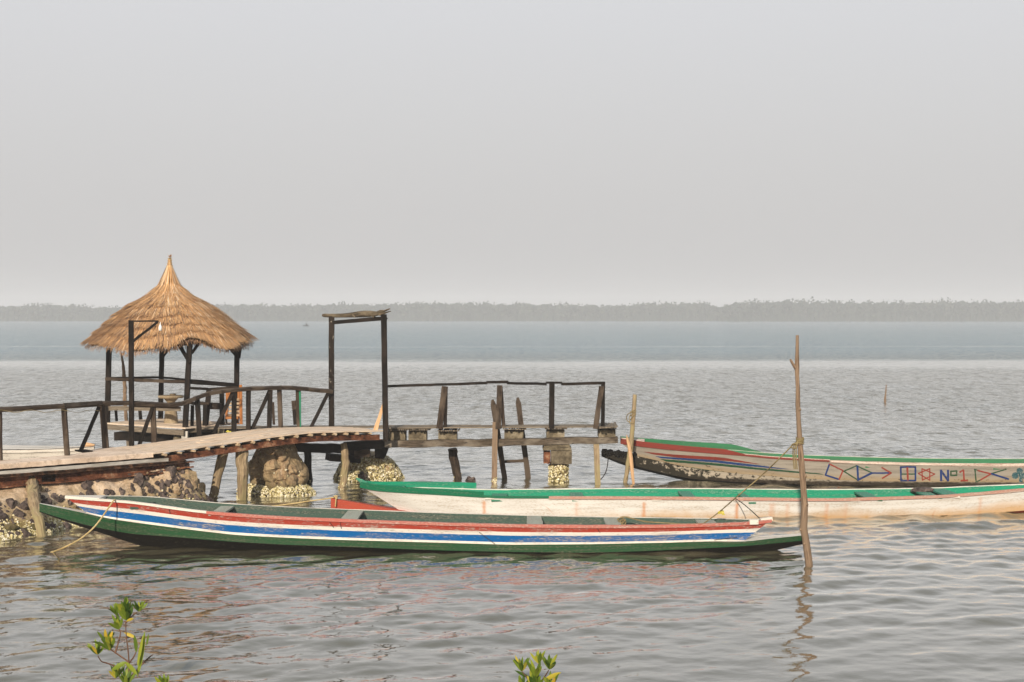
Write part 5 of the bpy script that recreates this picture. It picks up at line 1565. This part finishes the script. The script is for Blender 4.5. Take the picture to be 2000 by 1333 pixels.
# ------------------------------------------------------------------ poles
tp = empty('mooring_pole', G(1580, 1105), 'tall forked branch pole standing in the water at the right tip of the striped pirogue', 'pole')
Yp = G(1580, 1105).y
pl = [(1581, 1125), (1579.5, 1100), (1577, 1078), (1573, 1050), (1569, 1032), (1571, 1010), (1571.5, 985), (1570, 960), (1568, 930), (1565, 900), (1563, 870), (1561.5, 850), (1559.5, 820), (1558.5, 790), (1558, 760), (1557, 735), (1556.5, 715), (1557, 690), (1557.5, 655)]
mb = MB(); mb.tube([P(x, y, Yp) for x, y in pl], [.058, .056, .054, .052, .060, .054, .048, .046, .046, .048, .042, .043, .036, .036, .032, .030, .036, .026, .023], 10, .10)
mb.build('stem', M['pole'], tp, smooth=True)
mb = MB(); mb.tube([P(1556.5, 724, Yp), P(1551, 716, Yp), P(1546, 707, Yp), P(1543.5, 702, Yp)], [.028, .022, .019, .014], 8, .1); mb.build('side_branch', M['pole'], tp, smooth=True)
for x, y, d in ((1567, 1034, -1), (1564, 868, -1), (1569, 930, 1), (1558, 800, 1), (1574, 1062, -1), (1572, 985, 1)):
    mb = MB(); q = P(x, y, Yp); mb.tube([q + Vector((0, -.01, -.03)), q + Vector((d * .03, -.03, 0)), q + Vector((d * .022, -.02, .035))], [.02, .024, .008], 7); mb.build('knot', M['pole'], tp)
bp = empty('bamboo_pole', G(1224, 943), 'slanting bamboo pole with a rope tied round it at the bow of the decorated pirogue', 'pole')
Yb = 32.15
pl = [(1218, 955), (1222, 938), (1226.5, 905), (1231, 872), (1235, 840), (1238, 805), (1240, 771)]
mb = MB(); pts = []; rr = []
for (a, b_) in zip(pl[:-1], pl[1:]):
    for i in range(4):
        t = i / 4; pts.append(P(a[0] + (b_[0] - a[0]) * t, a[1] + (b_[1] - a[1]) * t, Yb)); rr.append(.047 if i else .053)
pts.append(P(*pl[-1], Yb)); rr.append(.045)
mb.tube(pts, rr, 10, .04); mb.build('culm', M['pale'], bp, smooth=True)
sp_ = empty('split_stick', G(1235, 943), 'pale split stick leaning against the bamboo pole', 'stick')
mb = MB(); mb.tube([P(1238, 950, 31.95), P(1235.5, 928, 31.95), P(1232, 895, 31.97), P(1229, 872, 31.98), P(1225, 855, 31.98)], [.028, .035, .05, .045, .03], 7, .15)
mb.tube([P(1229, 880, 31.95), P(1226, 864, 31.95), P(1224, 850, 31.95)], [.03, .022, .01], 6); mb.build('stick', M['fresh'], sp_)
fs_ = empty('marker_stick', G(1728, 788), 'thin lone stick standing far out in open water on the right', 'stick')
Yf = G(1728, 788).y
mb = MB(); mb.tube([P(1728.4, 793, Yf), P(1728.8, 780, Yf), P(1730, 768, Yf), P(1731, 752, Yf)], [.045, .05, .032, .022], 7, .15); mb.build('stick', M['pole'], fs_)

# ------------------------------------------------------------------ ropes
def catmull(pts, n=8):
    out = []; p = [pts[0]] + list(pts) + [pts[-1]]
    for i in range(1, len(p) - 2):
        for k in range(n):
            t = k / n; a, b_, c, d = p[i - 1], p[i], p[i + 1], p[i + 2]
            out.append(.5 * ((2 * b_) + (c - a) * t + (2 * a - 5 * b_ + 4 * c - d) * t * t + (3 * b_ - 3 * c + d - a) * t ** 3))
    out.append(pts[-1]); return out
def rope(name, pts, r, mat, label, n=7):
    mb = MB(); q = catmull([Vector(p) for p in pts]); mb.tube(q, [r * (1.15 if i % 2 else .9) for i in range(len(q))], n)
    return tag(mb.build(name, mat, origin=pts[0]), label, 'rope')
ya = YA(220)
rope('mooring_rope', [P(226, 977, ya - .12), P(221, 979, ya - .38), P(206, 1001, ya - .55), P(185, 1029, ya - .8), P(158, 1052, ya - 1.0), P(125, 1070, ya - 1.15), P(98, 1080, 22.75), P(70, 1088, 22.7)], .013, M['rope'], 'yellow rope hanging from the left end of the striped pirogue into the water')
yb_ = YB(655)
mb_pts = [P(655, 990, yb_ - .12), P(656, 973, yb_ - .10), P(652, 972, yb_), P(635, 975, yb_ + .0), P(605, 979, yb_), P(575, 983.5, yb_), P(545, 987.5, yb_), P(515, 991, yb_ + .0)]
rope('tie_rope', mb_pts, .012, M['rope'], 'yellow rope tied to the red keel tip of the white and green pirogue')
mb = MB(); c = P(655.5, 971, yb_ - .05)
for a0 in range(3): mb.tube([c + Vector((.03 * math.cos(a + a0), .06 * math.sin(a), .025 * math.sin(a * 2 + a0))) for a in np.linspace(0, 6.28, 12)], .01, 5)
tag(mb.build('rope_knot', M['rope'], origin=c), 'yellow rope knot on top of the red keel tip', 'knot')
yq = YA(1380)
rope('mooring_rope', [P(1372, 1024, yq - .2), P(1384, 1016, yq - .05), P(1405, 1000, yq - .1), P(1440, 970, (yq + Yp) / 2 + .1), P(1480, 936, (yq + Yp) / 2), P(1520, 898, Yp + .3), P(1548, 870, Yp + .08), P(1559, 862, Yp - .04)], .0095, M['ropedark'], 'taut olive rope running from the striped pirogue up to the tall forked pole')
mb = MB()
for k in range(5):
    c = P(1562.5, 856 + k * 2.6, Yp); mb.tube([c + Vector((.055 * math.cos(a), .055 * math.sin(a), .01 * math.sin(a + k))) for a in np.linspace(0, 6.28, 13)], .011, 5)
for x in (1553, 1556, 1550):
    mb.tube(catmull([P(1560, 862, Yp - .04), P(x, 872, Yp - .05), P(x - 1, 895, Yp - .04), P(x + 1.2, 917, Yp - .04)], 4), .009, 5)
mb.tube([P(1551 + 5 * math.cos(a), 872 + 5 * math.sin(a), Yp - .06 + .02 * math.cos(a * 2)) for a in np.linspace(0, 11, 22)], .010, 5)
tag(mb.build('rope_lashing', M['ropedark'], origin=P(1560, 862, Yp)), 'olive rope lashing with hanging ends wrapped round the tall forked pole', 'rope')
rope('seat_rope', [P(1205, 1016, YA(1205)), P(1213, 1011, YA(1213)), P(1222, 1010, YA(1222)), P(1235, 1013, YA(1235)), P(1260, 1019, YA(1260) - .2), P(1300, 1022, YA(1300) - .2), P(1340, 1024, YA(1340) - .2), P(1375, 1023, YA(1375) - .2)], .011, M['ropedark'], 'slack rope lying along the seats inside the striped pirogue')
mb = MB()
for k in range(5):
    c = P(1214 + k * .7, 1017 + k * 1.2, YA(1214) - .05); mb.tube([c + Vector((.05 * math.cos(a + k), .06 * math.sin(a), .035 * math.sin(a + k * 2))) for a in np.linspace(0, 6.28, 12)], .010, 5)
tag(mb.build('rope_bundle', M['ropedark'], origin=P(1215, 1018, YA(1215))), 'small bundle of rope hung over a seat of the striped pirogue', 'rope')
rope('stern_rope', [P(1436, 974, 26.35), P(1447, 981, 26.0), P(1462, 993, 25.0), P(1474, 1004, 24.0), P(1484, 1013, YA(1484))], .008, M['ropeblack'], 'dark rope between the white pirogue and the right end of the striped one')
mb = MB()
for k in range(4): mb.tube(catmull([P(1404 + R.uniform(-3, 3), 1004, yq - .1), P(1408 + R.uniform(-6, 6), 998 + R.uniform(-4, 4), yq - .12), P(1412 + R.uniform(-5, 5), 1006, yq - .1)], 4), .010, 5)
tag(mb.build('rope_tuft', M['yellowish'], origin=P(1405, 1004, yq)), 'frayed yellow rope end tied on the taut olive rope', 'rope')
mb = MB()
for k in range(3):
    c = P(1236.5, 803 + k * 6, Yb); mb.tube([c + Vector((.062 * math.cos(a) , .062 * math.sin(a), (.03 + .02 * k) * math.cos(a + .4))) for a in np.linspace(0, 6.28, 14)], .010, 5)
mb.tube(catmull([P(1240, 804, Yb - .06), P(1228, 808, Yb - .06), P(1223.5, 816, Yb - .05), P(1227, 824, Yb - .05), P(1238, 827, Yb - .06)], 5), .010, 5)
mb.tube(catmull([P(1232, 806, Yb - .06), P(1229, 818, Yb - .05), P(1231, 830, Yb - .05)], 5), .009, 5)
tag(mb.build('rope_coil', M['ropedark'], origin=P(1236, 815, Yb)), 'rope coil looped round the top of the bamboo pole', 'rope')
rope('bow_rope', [P(1188, 890, 32.5), P(1187, 905, 32.3), P(1184, 920, 32.15), P(1179, 930, 32.0), P(1173, 937, 31.88)], .011, M['ropeblack'], 'dark slack rope hanging from the keel tip of the decorated pirogue to the post')
rope('loose_rope', [P(1239, 826, Yb - .06), P(1237, 860, Yb - .06), P(1234, 890, Yb - .07), P(1229, 920, Yb - .05), P(1223, 937, Yb - .06)], .009, M['ropedark'], 'thin rope hanging down along the bamboo pole')

# ------------------------------------------------------------------ mangrove seedlings in the foreground
def leaf(mb, base, d, L, w, hue, curl=.25, side=None):
    d = Vector(d).normalized()
    side = d.cross(Vector((R.uniform(-.4, .4), 1, R.uniform(-.3, .3)))).normalized() if side is None else Vector(side).normalized()
    up = side.cross(d).normalized()
    n = 6; L0 = []
    for i in range(n + 1):
        t = i / n
        ww = w * (math.sin(math.pi * min(1, t * .93 + .05)) ** .75) * (1 if t < .98 else .2) * .5
        if i == 0: ww = w * .06
        c = base + d * L * t - up * curl * L * t * t
        L0.append((mb.vert(c - side * ww + up * ww * .35), mb.vert(c), mb.vert(c + side * ww + up * ww * .35)))
    uv = (hue, .5)
    for i in range(n):
        a, b_ = L0[i], L0[i + 1]
        mb.face((a[0], a[1], b_[1], b_[0]), [uv] * 4); mb.face((a[1], a[2], b_[2], b_[1]), [uv] * 4)
def whorl(mb, c, n, L, spread=.9, tilt=(0, 0)):
    n += 3; L *= 1.25
    for k in range(n):
        a = 6.2832 * k / n + R.uniform(-.3, .3); s = R.uniform(.25, spread * 1.25)
        d = Vector((math.cos(a) * s + tilt[0], math.sin(a) * s, 1.0 + tilt[1]))
        leaf(mb, c, d, L * R.uniform(.75, 1.15), L * R.uniform(.18, .25), min(1, max(0, R.gauss(.60, .22))), R.uniform(-.05, .35))
def seedling(base_px, Y, stems, whorls, label, extras=()):
    b = P(base_px[0], base_px[1], Y); b.z = -.02
    # base is where the stem meets the water
    rt = empty('mangrove_seedling', b, label, 'plant')
    for st in stems:
        mb = MB(); q = [P(x, y, Y + dy) if y < 1360 else Vector((P(x, y, Y).x, Y, -.05)) for x, y, dy in st]
        q = catmull(q, 4); mb.tube(q, list(np.linspace(.010, .0045, len(q))), 6, .1); mb.build('stem', M['twig'], rt)
    for (x, y, dy, n, L, sp, tl) in whorls:
        mb = MB(); whorl(mb, P(x, y, Y + dy), n, L, sp, tl); mb.build('leaves', M['leaf'], rt, smooth=True)
    if extras:
        mb = MB()
        for (x, y, dy, ex, ey, L, w, hue, curl) in extras:
            p = P(x, y, Y + dy); q = P(ex, ey, Y + dy); leaf(mb, p, q - p, (q - p).length, w, hue, curl)
        mb.build('leaves', M['leaf'], rt, smooth=True)
    return rt
Ys = 14.3
seedling((252, 1390), Ys, [[(254, 1395, 0), (252, 1310, 0), (251, 1280, 0), (247, 1245, 0), (245, 1215, 0)],
                           [(252, 1300, 0), (249, 1292, 0), (225, 1275, 0.05), (216, 1268, .05), (214, 1255, .05)],
                           [(226, 1302, .05), (210, 1296, .1), (198, 1292, .1), (191, 1281, .1)],
                           [(252, 1296, 0), (262, 1282, -.05), (268, 1268, -.05)],
                           [(225, 1277, .05), (235, 1240, .1), (233, 1229, .1)],
                           [(246, 1216, 0), (258, 1204, .05), (268, 1196, .05)],
                           [(253, 1325, 0), (285, 1290, .1), (299, 1279, .1)]],
         [(246, 1212, 0, 8, .15, .9, (0, .1)), (244, 1205, .03, 5, .17, .5, (-.1, .2)), (270, 1195, .05, 5, .10, .9, (.25, 0)), (228, 1203, .05, 4, .11, .6, (-.3, 0)),
          (232, 1230, .1, 5, .12, .9, (-.3, 0)), (214, 1271, .05, 8, .15, .9, (-.05, .05)), (191, 1279, .1, 7, .12, .9, (-.25, .1)), (208, 1258, .12, 5, .13, .8, (-.1, 0)), (226, 1325, .0, 6, .12, .8, (0, 0)), (320, 1345, .0, 4, .13, .6, (0, 0)), (245, 1340, -.05, 5, .14, .7, (0, 0))],
         'mangrove seedling with glossy leaf whorls rising from the water at lower left',
         [(268, 1322, -.05, 284, 1232, 0, .050, .72, .02), (268, 1300, -.1, 278, 1240, 0, .035, .80, -.05), (266, 1275, -.1, 263, 1240, 0, .042, .45, .05), (286, 1262, -.1, 290, 1238, 0, .022, .5, .0),
          (268, 1318, -.1, 244, 1292, 0, .045, .74, .05), (246, 1293, -.1, 220, 1308, 0, .05, .70, .35), (243, 1236, .0, 265, 1246, 0, .035, .97, .1), (247, 1214, -.05, 261, 1208, 0, .03, .96, 0)])
Ym = 14.6
seedling((1047, 1385), Ym, [[(1047, 1390, 0), (1047, 1345, 0), (1047, 1325, 0), (1052, 1296, .1)], [(1045, 1345, 0), (1030, 1325, 0), (1019, 1311, 0)], [(1047, 1345, 0), (1062, 1325, 0), (1072, 1309, 0)], [(1047, 1345, 0), (1048, 1326, -.1), (1047, 1322, -.1)]],
         [(1019, 1312, 0, 7, .125, .8, (-.1, .1)), (1047, 1324, -.1, 6, .15, .6, (0, .1)), (1052, 1297, .1, 6, .11, .8, (0, .1)), (1073, 1308, 0, 7, .135, .8, (.1, .1)), (1045, 1345, -.1, 7, .15, .9, (0, 0)), (1022, 1350, 0, 5, .13, .8, (0, 0)), (1075, 1345, 0, 5, .13, .8, (0, 0))],
         'small mangrove seedling tip at the bottom centre of the picture',
         [(1062, 1330, 0, 1096, 1313, 0, .05, .93, .05), (1036, 1325, 0, 1005, 1311, 0, .035, .3, -.1)])

# ------------------------------------------------------------------ haze
bm_v = [(-1450, -30, -1.9), (1450, -30, -1.9), (1450, 1290, -1.9), (-1450, 1290, -1.9), (-1450, -30, 20), (1450, -30, 20), (1450, 1290, 20), (-1450, 1290, 20)]
me = bpy.data.meshes.new('haze'); me.from_pydata(bm_v, [], [(0, 3, 2, 1), (4, 5, 6, 7), (0, 1, 5, 4), (1, 2, 6, 5), (2, 3, 7, 6), (3, 0, 4, 7)])
hm = bpy.data.materials.new('haze'); hm.use_nodes = True; ht = hm.node_tree
for n in list(ht.nodes): ht.nodes.remove(n)
pv = ht.nodes.new('ShaderNodeVolumePrincipled'); pv.inputs['Color'].default_value = (.93, .935, .965, 1); pv.inputs['Density'].default_value = .0009
pv.inputs['Anisotropy'].default_value = 0.0
ho = ht.nodes.new('ShaderNodeOutputMaterial'); ht.links.new(pv.outputs[0], ho.inputs['Volume'])
me.materials.append(hm)
hz = bpy.data.objects.new('haze', me); C.objects.link(hz); tag(hz, 'pale dusty haze over the estuary', 'haze', kind='stuff')
